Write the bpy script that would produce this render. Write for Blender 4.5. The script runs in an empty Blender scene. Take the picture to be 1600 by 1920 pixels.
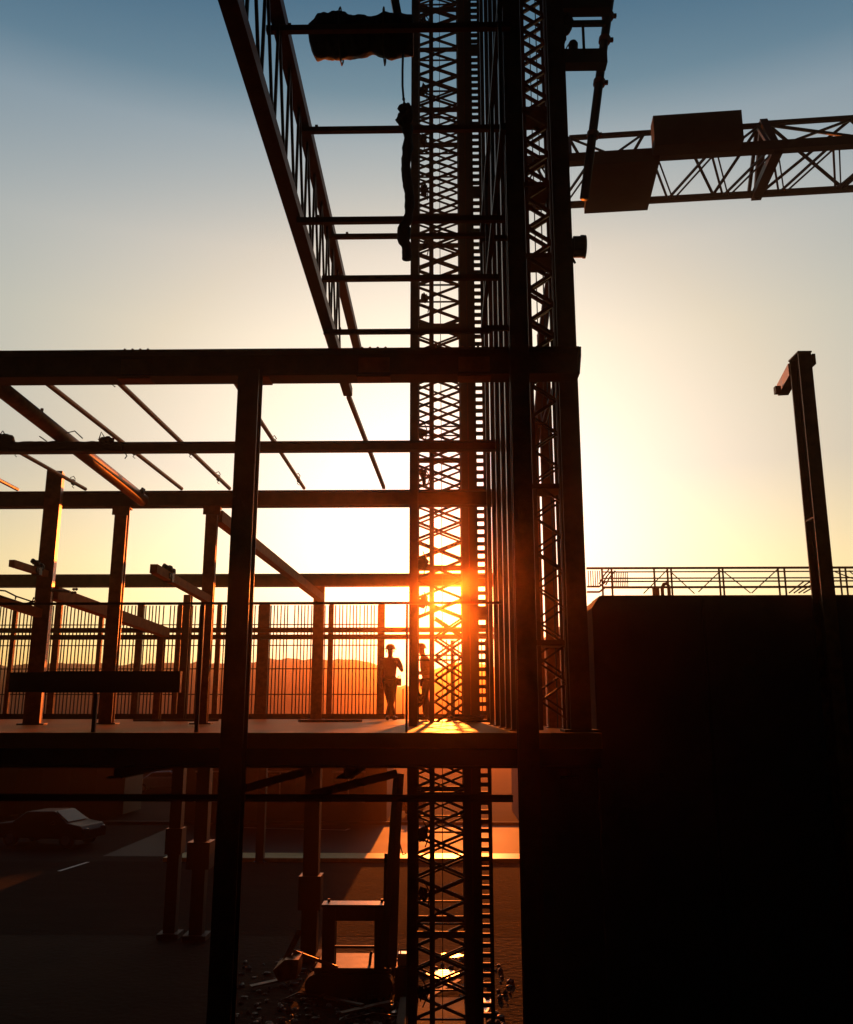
import bpy, bmesh, math, random
from mathutils import Vector, Matrix, noise
random.seed(7)
R = math.radians
sc = bpy.context.scene
C = sc.collection

# ------------------------------------------------------------------ camera
EZ = 5.6
F = 1666.0
PITCH = math.atan(375 / F)
YAW = R(1.1)
EYE = Vector((0, 0, EZ))
fh = Vector((-math.sin(YAW), math.cos(YAW), 0))
RT = Vector((math.cos(YAW), math.sin(YAW), 0))
FW = fh * math.cos(PITCH) + Vector((0, 0, math.sin(PITCH)))
UP = RT.cross(FW)

def ray(px, py):
    return FW * F + RT * (px - 800) + UP * (960 - py)
def P(px, py, Y):                      # point of the depth plane Y seen at that place
    d = ray(px, py); return EYE + d * (Y / d.y)
def PZ(px, py, z):                     # point of the level z seen at that place
    d = ray(px, py); return EYE + d * ((z - EZ) / d.z)

cam = bpy.data.cameras.new('camera'); co = bpy.data.objects.new('camera', cam); C.objects.link(co)
cam.sensor_fit = 'HORIZONTAL'; cam.sensor_width = 36; cam.lens = 36 * F / 1600
cam.clip_start = 0.05; cam.clip_end = 5000
co.matrix_world = Matrix(((RT.x, UP.x, -FW.x, 0), (RT.y, UP.y, -FW.y, 0), (RT.z, UP.z, -FW.z, EZ), (0, 0, 0, 1)))
sc.camera = co

# ------------------------------------------------------------------ materials
def nt(name):
    m = bpy.data.materials.new(name); m.use_nodes = True
    return m, m.node_tree, m.node_tree.nodes['Principled BSDF']
def mat(name, c1, c2, rough=(.4, .65), scale=6, metal=0.0, bump=0.0, bscale=40, stretch=None, spec=.5):
    m, t, b = nt(name)
    N, L = t.nodes, t.links
    tc = N.new('ShaderNodeTexCoord'); src = tc.outputs['Object']
    if stretch:
        mp = N.new('ShaderNodeMapping'); mp.inputs['Scale'].default_value = stretch
        L.new(src, mp.inputs['Vector']); src = mp.outputs['Vector']
    n = N.new('ShaderNodeTexNoise'); n.inputs['Scale'].default_value = scale; n.inputs['Detail'].default_value = 6
    n.inputs['Roughness'].default_value = .65
    L.new(src, n.inputs['Vector'])
    cr = N.new('ShaderNodeValToRGB'); cr.color_ramp.elements[0].position = .35; cr.color_ramp.elements[1].position = .68
    cr.color_ramp.elements[0].color = (*c1, 1); cr.color_ramp.elements[1].color = (*c2, 1)
    L.new(n.outputs['Fac'], cr.inputs['Fac']); L.new(cr.outputs['Color'], b.inputs['Base Color'])
    mr = N.new('ShaderNodeMapRange'); mr.inputs['To Min'].default_value = rough[0]; mr.inputs['To Max'].default_value = rough[1]
    L.new(n.outputs['Fac'], mr.inputs['Value']); L.new(mr.outputs['Result'], b.inputs['Roughness'])
    b.inputs['Metallic'].default_value = metal
    b.inputs['Specular IOR Level'].default_value = spec
    if bump:
        n2 = N.new('ShaderNodeTexNoise'); n2.inputs['Scale'].default_value = bscale; n2.inputs['Detail'].default_value = 5
        L.new(src, n2.inputs['Vector'])
        bp = N.new('ShaderNodeBump'); bp.inputs['Strength'].default_value = bump; bp.inputs['Distance'].default_value = .08 if name in ('site_soil', 'worn_paving') else .02
        L.new(n2.outputs['Fac'], bp.inputs['Height']); L.new(bp.outputs['Normal'], b.inputs['Normal'])
    return m

M = {
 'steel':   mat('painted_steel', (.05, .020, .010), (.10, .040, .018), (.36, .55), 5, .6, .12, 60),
 'rust':    mat('red_oxide_steel', (.16, .055, .018), (.34, .12, .038), (.34, .55), 7, .75, .2, 50),
 'oxide':   mat('red_oxide_primer', (.40, .13, .030), (.58, .20, .05), (.6, .8), 6, 0, .1, 50, None, .06),
 'glossy':  mat('enamelled_steel', (.03, .014, .008), (.05, .022, .012), (.25, .36), 7, .0, .05, 50),
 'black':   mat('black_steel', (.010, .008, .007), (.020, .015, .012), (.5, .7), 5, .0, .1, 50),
 'wire':    mat('wire_steel', (.03, .02, .015), (.05, .035, .025), (.45, .6), 20),
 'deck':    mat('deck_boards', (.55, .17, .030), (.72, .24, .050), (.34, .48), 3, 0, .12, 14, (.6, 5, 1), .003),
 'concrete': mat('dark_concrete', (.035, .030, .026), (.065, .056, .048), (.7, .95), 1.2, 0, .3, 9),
 'asphalt': mat('asphalt', (.022, .016, .012), (.042, .031, .024), (.55, .72), .5, 0, .3, 25, None, .06),
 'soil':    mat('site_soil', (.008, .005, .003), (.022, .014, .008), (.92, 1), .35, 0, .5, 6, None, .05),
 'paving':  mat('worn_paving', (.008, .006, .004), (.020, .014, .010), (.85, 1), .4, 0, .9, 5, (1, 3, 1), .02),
 'kerb':    mat('kerb_paint', (.55, .38, .09), (.75, .54, .16), (.32, .45), 3, 0, 0, 40, None, .25),
 'line':    mat('road_paint', (.45, .43, .4), (.75, .72, .66), (.45, .6), 4),
 'hill':    mat('hill_scrub', (.035, .040, .018), (.08, .075, .035), (.8, 1), .05),
 'tarp':    mat('black_tarpaulin', (.008, .007, .007), (.018, .016, .015), (.75, .95), 8, 0, .5, 18, None, .15),
 'rope':    mat('rope_fibre', (.03, .02, .014), (.06, .04, .026), (.8, .95), 40),
 'hose':    mat('orange_hose', (.20, .06, .015), (.32, .10, .025), (.35, .55), 8),
 'skin':    mat('skin', (.22, .11, .07), (.30, .16, .10), (.5, .65), 12),
 'shirt':   mat('light_shirt', (.33, .22, .16), (.45, .31, .23), (.8, .95), 25, 0, .4, 30),
 'shirt2':  mat('work_shirt', (.14, .07, .045), (.22, .11, .07), (.8, .95), 25, 0, .4, 30),
 'trousers': mat('dark_trousers', (.018, .014, .014), (.035, .028, .026), (.8, .95), 25, 0, .4, 30),
 'leather': mat('dark_leather', (.03, .018, .01), (.05, .03, .018), (.45, .65), 20),
 'helmet':  mat('helmet_plastic', (.30, .16, .05), (.36, .20, .07), (.25, .4), 10),
 'carpaint': mat('silver_car_paint', (.35, .35, .36), (.42, .42, .43), (.18, .26), 3, .3),
 'carpaint2': mat('dark_car_paint', (.006, .006, .007), (.010, .010, .011), (.28, .36), 3, 0, 0, 40, None, .05),
 'tyre':    mat('tyre_rubber', (.012, .012, .012), (.02, .02, .02), (.7, .9), 10),
 'glass':   mat('dark_glass', (.01, .012, .014), (.015, .018, .02), (.2, .3), 3, 0, 0, 40, None, .1),
 'leaf':    mat('leaves', (.030, .045, .015), (.07, .09, .03), (.5, .7), 3),
 'bark':    mat('bark', (.05, .035, .022), (.09, .065, .04), (.8, .95), 8, 0, .5, 20),
 'timber':  mat('timber', (.14, .08, .04), (.26, .15, .08), (.5, .75), 4, 0, .2, 20, (1, 6, 1)),
 'plaster': mat('wall_plaster', (.035, .028, .022), (.06, .048, .038), (.8, .95), 1.5, 0, .2, 12),
 'stone':   mat('rubble_stone', (.04, .03, .022), (.10, .07, .05), (.3, .8), 5, 0, .5, 12),
}
m, t, b = nt('wet_water'); b.inputs['Base Color'].default_value = (.02, .014, .01, 1); b.inputs['Roughness'].default_value = .22
n = t.nodes.new('ShaderNodeTexNoise'); n.inputs['Scale'].default_value = 5; tc = t.nodes.new('ShaderNodeTexCoord')
mp_ = t.nodes.new('ShaderNodeMapping'); mp_.inputs['Scale'].default_value = (.6, 3, 1)
t.links.new(tc.outputs['Object'], mp_.inputs['Vector']); t.links.new(mp_.outputs['Vector'], n.inputs['Vector'])
bp = t.nodes.new('ShaderNodeBump'); bp.inputs['Strength'].default_value = .12; bp.inputs['Distance'].default_value = .03
t.links.new(n.outputs['Fac'], bp.inputs['Height']); t.links.new(bp.outputs['Normal'], b.inputs['Normal']); M['water'] = m

# ------------------------------------------------------------------ builders
def frame(p, q, up=Vector((0, 0, 1))):
    z = (q - p).normalized()
    if abs(z.dot(up)) > .98: up = Vector((0, 1, 0))
    x = up.cross(z).normalized(); y = z.cross(x)
    return x, y, z

class MB:
    def __init__(s): s.bm = bmesh.new()
    def hull8(s, pts):
        v = [s.bm.verts.new(p) for p in pts]
        for f in ((0, 3, 2, 1), (4, 5, 6, 7), (0, 1, 5, 4), (1, 2, 6, 5), (2, 3, 7, 6), (3, 0, 4, 7)):
            s.bm.faces.new([v[i] for i in f])
        return s
    def box(s, a, b):
        a, b = Vector(a), Vector(b)
        x0, x1 = sorted((a.x, b.x)); y0, y1 = sorted((a.y, b.y)); z0, z1 = sorted((a.z, b.z))
        return s.hull8([(x0, y0, z0), (x1, y0, z0), (x1, y1, z0), (x0, y1, z0), (x0, y0, z1), (x1, y0, z1), (x1, y1, z1), (x0, y1, z1)])
    def bar(s, p, q, w, h, up=Vector((0, 0, 1)), ox=0, oy=0):   # w across, h along up
        p, q = Vector(p), Vector(q); x, y, z = frame(p, q, up)
        o = x * ox + y * oy; a, b = x * w / 2, y * h / 2
        return s.hull8([p + o - a - b, p + o + a - b, p + o + a + b, p + o - a + b, q + o - a - b, q + o + a - b, q + o + a + b, q + o - a + b])
    def hsec(s, p, q, w, h, tf=.016, tw=.012, up=Vector((0, 0, 1))):   # H section: flanges w wide, h apart along up
        s.bar(p, q, w, tf, up, 0, h / 2 - tf / 2); s.bar(p, q, w, tf, up, 0, -h / 2 + tf / 2)
        return s.bar(p, q, tw, h - 2 * tf, up)
    def tube(s, pts, r, n=8, cap=True):
        pts = [Vector(p) for p in pts]
        rs = r if isinstance(r, (list, tuple)) else [r] * len(pts)
        rings = []; prev = None
        for i, p in enumerate(pts):
            d = (pts[min(i + 1, len(pts) - 1)] - pts[max(i - 1, 0)]).normalized()
            if prev is None:
                x, y, _ = frame(Vector((0, 0, 0)), d)
            else:
                x = (prev - d * prev.dot(d)).normalized(); y = d.cross(x)
            prev = x
            rings.append([s.bm.verts.new(p + (x * math.cos(2 * math.pi * k / n) + y * math.sin(2 * math.pi * k / n)) * rs[i]) for k in range(n)])
        for a, b in zip(rings, rings[1:]):
            for k in range(n): s.bm.faces.new((a[k], a[(k + 1) % n], b[(k + 1) % n], b[k]))
        if cap:
            s.bm.faces.new(rings[0][::-1]); s.bm.faces.new(rings[-1])
        return s
    def ball(s, c, r, sub=2, jit=0.0, seed=0):
        c = Vector(c); r = Vector(r) if not isinstance(r, (int, float)) else Vector((r, r, r))
        g = bmesh.ops.create_icosphere(s.bm, subdivisions=sub, radius=1)
        for v in g['verts']:
            k = 1 + (noise.noise(v.co * 2.1 + Vector((seed * 7.3, seed, 0))) * jit if jit else 0)
            v.co = c + Vector((v.co.x * r.x, v.co.y * r.y, v.co.z * r.z)) * k
        return s
    def poly(s, pts):
        s.bm.faces.new([s.bm.verts.new(p) for p in pts]); return s
    def prism(s, pts, d):                # polygon pushed along vector d
        a = [s.bm.verts.new(p) for p in pts]; d = Vector(d); b = [s.bm.verts.new(Vector(p) + d) for p in pts]
        s.bm.faces.new(a[::-1]); s.bm.faces.new(b)
        k = len(a)
        for i in range(k): s.bm.faces.new((a[i], a[(i + 1) % k], b[(i + 1) % k], b[i]))
        return s
    def build(s, name, m, parent=None, smooth=False, org=None, bevel=0):
        bm = s.bm
        bmesh.ops.recalc_face_normals(bm, faces=bm.faces)
        if org is None:
            if parent is None:
                zs = [v.co.z for v in bm.verts]; n = len(zs)
                c = sum((v.co for v in bm.verts), Vector()) / n; org = Vector((c.x, c.y, min(zs)))
            else: org = Vector(parent['_o'])
        org = Vector(org)
        bmesh.ops.translate(bm, verts=bm.verts, vec=-org)
        me = bpy.data.meshes.new(name); bm.to_mesh(me); bm.free()
        if smooth:
            for p in me.polygons: p.use_smooth = True
        me.materials.append(M[m] if isinstance(m, str) else m)
        o = bpy.data.objects.new(name, me); C.objects.link(o)
        if parent is None: o.location = org
        else: o.parent = parent; o.location = org - Vector(parent['_o'])
        o['_o'] = list(org)
        if bevel:
            bv = o.modifiers.new('bevel', 'BEVEL'); bv.width = bevel; bv.segments = 2; bv.limit_method = 'ANGLE'
        return o

def tag(o, label, cat, group=None, kind=None):
    if label: o['label'] = label
    if cat: o['category'] = cat
    if group: o['group'] = group
    if kind: o['kind'] = kind
    return o
def struct(o): o['kind'] = 'structure'; return o
def empty(name, loc, label, cat, group=None):
    o = bpy.data.objects.new(name, None); C.objects.link(o); o.location = loc; o['_o'] = list(loc); o.empty_display_size = .2
    return tag(o, label, cat, group)

V = Vector
DZ = EZ - .19          # deck top
ROOF = P(600, 657, 8.5).z

# ------------------------------------------------------------------ light, sky, haze
sd = ray(838, 1112).normalized()
EL = math.asin(sd.z); AZ = math.atan2(sd.x, sd.y)
sun = bpy.data.lights.new('sun_lamp', 'SUN'); so = bpy.data.objects.new('sun_lamp', sun); C.objects.link(so)
sun.energy = 5.0; sun.angle = R(.5); sun.color = (1.0, .19, .020)
so.rotation_euler = (-sd).to_track_quat('-Z', 'Y').to_euler(); so.location = (0, 40, 30)
w = bpy.data.worlds.new('World'); sc.world = w; w.use_nodes = True
wn, wl = w.node_tree.nodes, w.node_tree.links
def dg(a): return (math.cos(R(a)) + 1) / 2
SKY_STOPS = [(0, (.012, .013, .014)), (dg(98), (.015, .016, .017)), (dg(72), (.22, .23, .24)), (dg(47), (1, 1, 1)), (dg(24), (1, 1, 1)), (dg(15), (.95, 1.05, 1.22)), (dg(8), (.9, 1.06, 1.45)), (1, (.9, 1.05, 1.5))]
EL_STOPS = [(0, (1.6, 1.3, .72)), (.16, (1.6, 1.4, .93)), (.26, (1.55, 1.38, 1.1)), (.40, (2.18, 1.86, 1.36)), (.48, (2.32, 1.98, 1.52)), (.575, (1.72, 1.72, 1.5)), (.614, (.95, 1.25, 1.22)), (.70, (.4, .8, .95)), (1, (.12, .28, .4))]
sky = wn.new('ShaderNodeTexSky'); sky.sky_type = 'NISHITA'; sky.sun_disc = False
sky.sun_elevation = EL; sky.sun_rotation = AZ; sky.air_density = 1.0; sky.dust_density = 1.5; sky.ozone_density = 2.0
# evening sky: bright round the sun, teal overhead, darkened behind the camera to cut fill
geo = wn.new('ShaderNodeTexCoord')
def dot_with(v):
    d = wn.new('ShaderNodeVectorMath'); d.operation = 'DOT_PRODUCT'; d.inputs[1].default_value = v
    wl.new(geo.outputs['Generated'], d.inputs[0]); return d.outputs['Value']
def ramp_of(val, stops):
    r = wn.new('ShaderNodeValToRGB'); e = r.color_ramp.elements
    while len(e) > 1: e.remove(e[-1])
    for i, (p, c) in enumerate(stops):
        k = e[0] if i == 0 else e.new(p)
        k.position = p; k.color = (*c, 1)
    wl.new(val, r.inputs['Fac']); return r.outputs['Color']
def remap(val, a, b):
    r = wn.new('ShaderNodeMapRange'); r.inputs['From Min'].default_value = a; r.inputs['From Max'].default_value = b
    wl.new(val, r.inputs['Value']); return r.outputs['Result']
def mul(a, b):
    m = wn.new('ShaderNodeVectorMath'); m.operation = 'MULTIPLY'; wl.new(a, m.inputs[0]); wl.new(b, m.inputs[1]); return m.outputs['Vector']
SKY_GAIN = ramp_of(remap(dot_with(sd), -1, 1), SKY_STOPS)
sep = wn.new('ShaderNodeSeparateXYZ'); wl.new(geo.outputs['Generated'], sep.inputs[0])
TINT = ramp_of(sep.outputs['Z'], EL_STOPS)
den = wn.new('ShaderNodeVectorMath'); den.operation = 'MULTIPLY_ADD'; den.inputs[1].default_value = (.06, .06, .06); den.inputs[2].default_value = (1, 1, 1)
wl.new(sky.outputs[0], den.inputs[0])
dv = wn.new('ShaderNodeVectorMath'); dv.operation = 'DIVIDE'; wl.new(sky.outputs[0], dv.inputs[0]); wl.new(den.outputs[0], dv.inputs[1])
wl.new(mul(mul(dv.outputs[0], TINT), SKY_GAIN), wn['Background'].inputs['Color']); wn['Background'].inputs['Strength'].default_value = .12

HAZE_D = .0014
def haze():
    o = MB().box((-420, -60, -1.0), (420, 420, 24.4)).build('haze', 'steel')
    m = bpy.data.materials.new('haze_air'); m.use_nodes = True; t = m.node_tree
    t.nodes.remove(t.nodes['Principled BSDF'])
    pv = t.nodes.new('ShaderNodeVolumePrincipled'); pv.inputs['Density'].default_value = HAZE_D
    pv.inputs['Color'].default_value = (.96, .56, .30, 1); pv.inputs['Anisotropy'].default_value = .963
    t.links.new(pv.outputs['Volume'], t.nodes['Material Output'].inputs['Volume'])
    o.data.materials.clear(); o.data.materials.append(m); o['kind'] = 'stuff'
haze()

# ------------------------------------------------------------------ ground, road, hills
def sheet(name, x0, x1, y0, y1, z, m): return struct(MB().poly([(x0, y0, z), (x1, y0, z), (x1, y1, z), (x0, y1, z)]).build(name, m))
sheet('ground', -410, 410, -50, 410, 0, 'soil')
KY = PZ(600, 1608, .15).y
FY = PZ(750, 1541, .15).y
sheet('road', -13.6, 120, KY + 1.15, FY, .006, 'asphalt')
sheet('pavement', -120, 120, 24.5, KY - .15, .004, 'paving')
struct(MB().box((-10.8, KY - .15, 0), (60, KY + 1.15, .15)).build('kerb', 'kerb', None, False, None, .02))
struct(MB().box((-60, FY, 0), (60, FY + .2, .14)).build('kerb', 'concrete'))
a, b_ = PZ(440, 1552, 0), PZ(650, 1557, 0)
struct(MB().poly([(a.x, a.y - .1, .011), (b_.x, b_.y - .1, .011), (b_.x + .15, b_.y + .5, .011), (b_.x, b_.y + .5, .011), (b_.x - .1, b_.y + .06, .011), (a.x, a.y + .06, .011)]).build('road_marking', 'line'))
a, b_ = PZ(110, 1634, 0), PZ(165, 1617, 0)
struct(MB().poly([(a.x - .06, a.y, .011), (a.x + .08, a.y, .011), (b_.x + .08, b_.y, .011), (b_.x - .06, b_.y, .011)]).build('road_marking', 'line'))

def hills(YRG, ridge, x0, x1, y0, y1, sig, nx, ny, name='hills', amp=.5, scrub=0):
    bm = bmesh.new()
    def ry(px):
        for (a, ya), (b, yb) in zip(ridge, ridge[1:]):
            if a <= px <= b: return ya + (yb - ya) * (px - a) / (b - a)
        return ridge[0][1] if px < ridge[0][0] else ridge[-1][1]
    g = []
    for j in range(ny + 1):
        row = []
        for i in range(nx + 1):
            X = x0 + (x1 - x0) * i / nx; Y = y0 + (y1 - y0) * j / ny
            px = 833 + X / YRG * F
            top = EZ + (1335 - ry(px)) / F * YRG
            k = math.exp(-((Y - YRG) / sig) ** 2)
            z = top * k - .6 * (1 - k) + noise.noise(V((X * .05, Y * .05, 0))) * amp * k + noise.noise(V((X * .35, Y * .3, 3))) * .35 * k + scrub * k * max(0, noise.noise(V((X * 1.3, Y * 1.1, 7))) + .3 * noise.noise(V((X * 3.7, Y * 3, 9))))
            row.append(bm.verts.new((X, Y, z)))
        g.append(row)
    for j in range(ny):
        for i in range(nx): bm.faces.new((g[j][i], g[j][i + 1], g[j + 1][i + 1], g[j + 1][i]))
    mb = MB(); mb.bm.free(); mb.bm = bm
    struct(mb.build(name, 'hill', None, True))
hills(260, [(-60, 1252), (100, 1250), (250, 1249), (400, 1252), (480, 1249), (545, 1243), (640, 1243), (700, 1246), (722, 1260), (745, 1290), (780, 1286), (810, 1262), (850, 1248), (900, 1253), (960, 1262), (1060, 1270), (1250, 1290), (1700, 1300)], -330, 330, 170, 400, 45, 460, 60, 'hills', .9, 1.1)

# ------------------------------------------------------------------ deck
XL, XR = -14.0, 1.46
MX0, MX1 = -.72, .72     # opening the crane mast rises through
MY0, MY1 = 17.05, 18.75
ED = 24.7
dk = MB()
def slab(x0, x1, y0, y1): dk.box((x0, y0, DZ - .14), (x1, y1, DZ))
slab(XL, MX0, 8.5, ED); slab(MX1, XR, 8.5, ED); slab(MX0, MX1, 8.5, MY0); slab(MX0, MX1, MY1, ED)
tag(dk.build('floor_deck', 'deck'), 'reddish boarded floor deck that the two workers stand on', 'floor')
BZ = P(600, 1441, 8.5).z
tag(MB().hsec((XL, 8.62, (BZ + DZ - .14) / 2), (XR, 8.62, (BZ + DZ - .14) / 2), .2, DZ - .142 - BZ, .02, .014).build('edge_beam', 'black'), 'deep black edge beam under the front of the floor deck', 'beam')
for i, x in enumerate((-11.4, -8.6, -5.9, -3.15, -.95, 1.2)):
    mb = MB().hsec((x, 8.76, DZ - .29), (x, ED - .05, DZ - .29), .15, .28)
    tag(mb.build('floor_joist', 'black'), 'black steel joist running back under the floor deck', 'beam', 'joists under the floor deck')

# ------------------------------------------------------------------ tall columns and front frame
def column(px, py, Y, w, d, z0, z1, label, m='steel', sec='h', name='steel_column', base=True, group=None, turn=0):
    x = P(px, py, Y).x
    org = V((x, Y, z0))
    mb = MB()
    if sec == 'h': mb.hsec((x, Y, z0), (x, Y, z1), w, d, .02, .014, V((0, 1, 0)))
    else: mb.bar((x, Y, z0), (x, Y, z1), w, d, V((0, 1, 0)))
    e = empty(name, org, label, 'column', group)
    mb.build('shaft', m, e)
    if base:
        k = .07
        MB().box((x - w / 2 - k, Y - d / 2 - k, z0 + .002), (x + w / 2 + k, Y + d / 2 + k, z0 + .022)).build('base_plate', m, e)
    e.rotation_euler = (0, 0, R(turn))
    return e, x
front_top = ROOF
front_bot = P(600, 707, 8.5).z
colL, xL = column(455, 1040, 8.36, .205, .2, 0, front_bot - .002, 'dark steel front column left of the workers rising from the ground to the top beam')
colA, xA = column(981, 1000, 8.30, .185, .18, 0, 14.6, 'tallest wide steel column just right of the ladder, standing in front of the top beam')
colB, xB = column(1074, 1000, 9.0, .20, .22, DZ, 14.8, 'outermost right tall steel column of the frame with a lamp on it')
colC, xC = column(776, 1000, 12.3, .118, .14, 0, 17.6, 'slender tall post directly left of the lattice mast, hiding half of one worker')
def hbeam(x0, x1, Y, zt, zb, w, label, m='steel', name='steel_beam', group=None, tf=.02):
    mb = MB().hsec((x0, Y, (zt + zb) / 2), (x1, Y, (zt + zb) / 2), w, zt - zb, tf, .014)
    return tag(mb.build(name, m), label, 'beam', group)
x1 = P(1084, 680, 8.55).x
fb = empty('steel_beam', ((XL + x1) / 2, 8.56, front_bot), 'long thick top beam crossing the front of the steel frame', 'beam')
MB().hsec((XL, 8.56, (front_top + front_bot) / 2), (x1, 8.56, (front_top + front_bot) / 2), .24, front_top - front_bot, .024, .016).build('beam_section', 'steel', fb)
MB().prism([(x1 + .002, 8.45, front_top), (x1 + .024, 8.45, front_top), (x1 + .02, 8.45, front_top - .1), (x1 + .002, 8.45, front_bot + .02)], (0, .22, 0)).build('end_plate', 'steel', fb)
for px in (183, 197):
    c = P(px, 655, 8.56); MB().ball((c.x, c.y, front_top + .012), (.03 if px < 190 else .008, .03, .022), 2, .3, px).build('beam_clamp', 'rust', fb)

for px in (250, 700, 890):
    c = P(px, 680, 8.44); zc = (front_top + front_bot) / 2
    sp = MB().box((c.x - .16, 8.536, zc - .08), (c.x + .16, 8.551, zc + .08)).build('splice_plate', 'rust', fb)
    for i in range(2): MB().box((c.x - .17, 8.47, front_top + .002 if i == 0 else front_bot - .012), (c.x + .17, 8.65, front_top + .012 if i == 0 else front_bot - .002)).build('flange_plate', 'rust', fb)
    for dx in (-.12, -.04, .04, .12): MB().tube([(c.x + dx, 8.50, front_top + .013), (c.x + dx, 8.50, front_top + .032)], .013, 6).build('bolt', 'rust', fb)
MB().box((xL - .16, 8.44, front_bot - .015), (xL + .16, 8.68, front_bot - .003)).build('bearing_plate', 'rust', fb)
y2 = 11.4
zb2 = P(500, 847, y2).z; zt2 = P(500, 830, y2).z
hbeam(XL, P(949, 838, y2).x, y2, zt2, zb2, .14, 'thin horizontal beam second from the top, a black cloth over its left part', tf=.012)
y3 = 14.4
zt3 = P(500, 922, y3).z; zb3 = P(500, 950, y3).z
hbeam(XL, P(931, 935, y3).x, y3, zt3, zb3, .22, 'long horizontal beam third from the top where the roof rods end')
y4 = 23.8
zt4 = P(500, 1077, y4).z; zb4 = P(500, 1100, y4).z
hbeam(XL - 4, P(930, 1088, y4).x, y4, zt4, zb4, .26, 'lowest big beam running just above the screen fence')
for a, b_, lab in ((1177, 1186, 'upper of the two close horizontal rails across the screen fence'), (1190, 1199, 'lower of the two close horizontal rails across the screen fence')):
    hbeam(XL - 4, P(938, 1188, 24.1).x, 24.1, P(500, a, 24.1).z, P(500, b_, 24.1).z, .1, lab, name='fence_rail', tf=.03)

# side frame studs at the right of the deck
for i, Y in enumerate((9.45, 10.3, 11.3, 12.5, 13.9)):
    x = .735
    e = empty('side_stud', (x, Y, DZ), ['first tall side stud close behind the wide column', 'second tall side stud behind the wide column', 'third tall side stud behind the wide column',
              'fourth tall side stud behind the wide column', 'last tall side stud next to the ladder'][i], 'column', 'side studs right of the ladder')
    MB().bar((x, Y, DZ + .002), (x, Y, 14.4 + i * 1.1), .078 if i < 3 else .066, .13, V((0, 1, 0))).build('shaft', 'glossy', e)
    MB().box((x - .06, Y - .09, DZ + .002), (x + .06, Y + .09, DZ + .014)).build('base_plate', 'rust', e)
for i, (px, Y) in enumerate(((1004, 12.9), (1030, 11.2))):
    x = P(px, 1000, Y).x
    e = empty('side_stud', (x, Y, DZ), ['dark stud in the narrow bay left of the outermost column, next to the tall column', 'dark stud close to the left side of the outermost column'][i], 'column', 'studs in the right bay')
    MB().hsec((x, Y, DZ + .002), (x, Y, 9.6 + i), .152, .14, .012, .01, V((0, 1, 0))).build('shaft', 'rust', e)
    MB().box((x - .11, Y - .1, DZ + .002), (x + .11, Y + .1, DZ + .014)).build('base_plate', 'rust', e)

# narrow hoist mast between the two right columns
def hoist_mast():
    Y = 9.75
    xa, xb = P(994, 600, Y).x, P(1041, 600, Y).x
    e = empty('hoist_mast', ((xa + xb) / 2, Y, DZ), 'narrow zigzag lattice mast between the two tall right columns', 'mast')
    for x in (xa, xb):
        for y in (Y, Y + .3): MB().bar((x, y, DZ + .002), (x, y, 15.2), .045, .045).build('chord', 'steel', e)
    for y, ph in ((Y, 0), (Y + .3, .5)):
        mb = MB(); z = DZ + .1 + ph * .2; k = 0; hz = .20
        while z + hz < 15.1:
            tk = .04 if z > ROOF else .022
            mb.bar((xa if k % 2 else xb, y, z), (xb if k % 2 else xa, y, z + hz), tk, tk * .9, V((0, 1, 0))); z += hz; k += 1
        mb.build('zigzag_bracing', 'steel', e)
    for z in (6.3, 8.05, 9.7, 10.9, 11.85, 12.9): MB().box((xa - .03, Y - .04, z), (xb + .03, Y + .34, z + .06)).build('tie_plate', 'steel', e)
hoist_mast()
for i, (px, Y) in enumerate(((985, 10.6), (993, 10.9), (1006, 11.4), (1019, 10.7))):
    x = P(px, 500, Y).x
    tag(MB().tube([(x, Y, DZ + .01), (x + .01, Y, 8), (x - .006, Y, 11), (x, Y, 15.5)], .008, 6).build('hanging_cable', 'wire'), 'thin cable hanging down inside the right bay of the frame', 'cable', 'cables in the right bay')
pts = [P(1052, 400, 11.0), P(1040, 470, 11), P(1026, 560, 11), P(1016, 640, 11.05), P(1012, 740, 11.1), P(1003, 850, 11.1), P(1001, 960, 11.2)]
tag(MB().tube(pts, [.05, .055, .06, .06, .055, .05, .05], 10).build('concrete_hose', 'hose', None, True), 'thick orange hose hanging bent in the right bay beside the outermost column', 'hose')
pts = [P(1046, 700, 10.4), P(1034, 745, 10.4), P(1021, 790, 10.4), P(1013, 800, 10.4), P(1010, 770, 10.4)]
tag(MB().tube(pts, .028, 8).build('hose_loop', 'hose', None, True), 'short orange hose loop just below the top beam in the right bay', 'hose')

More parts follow.
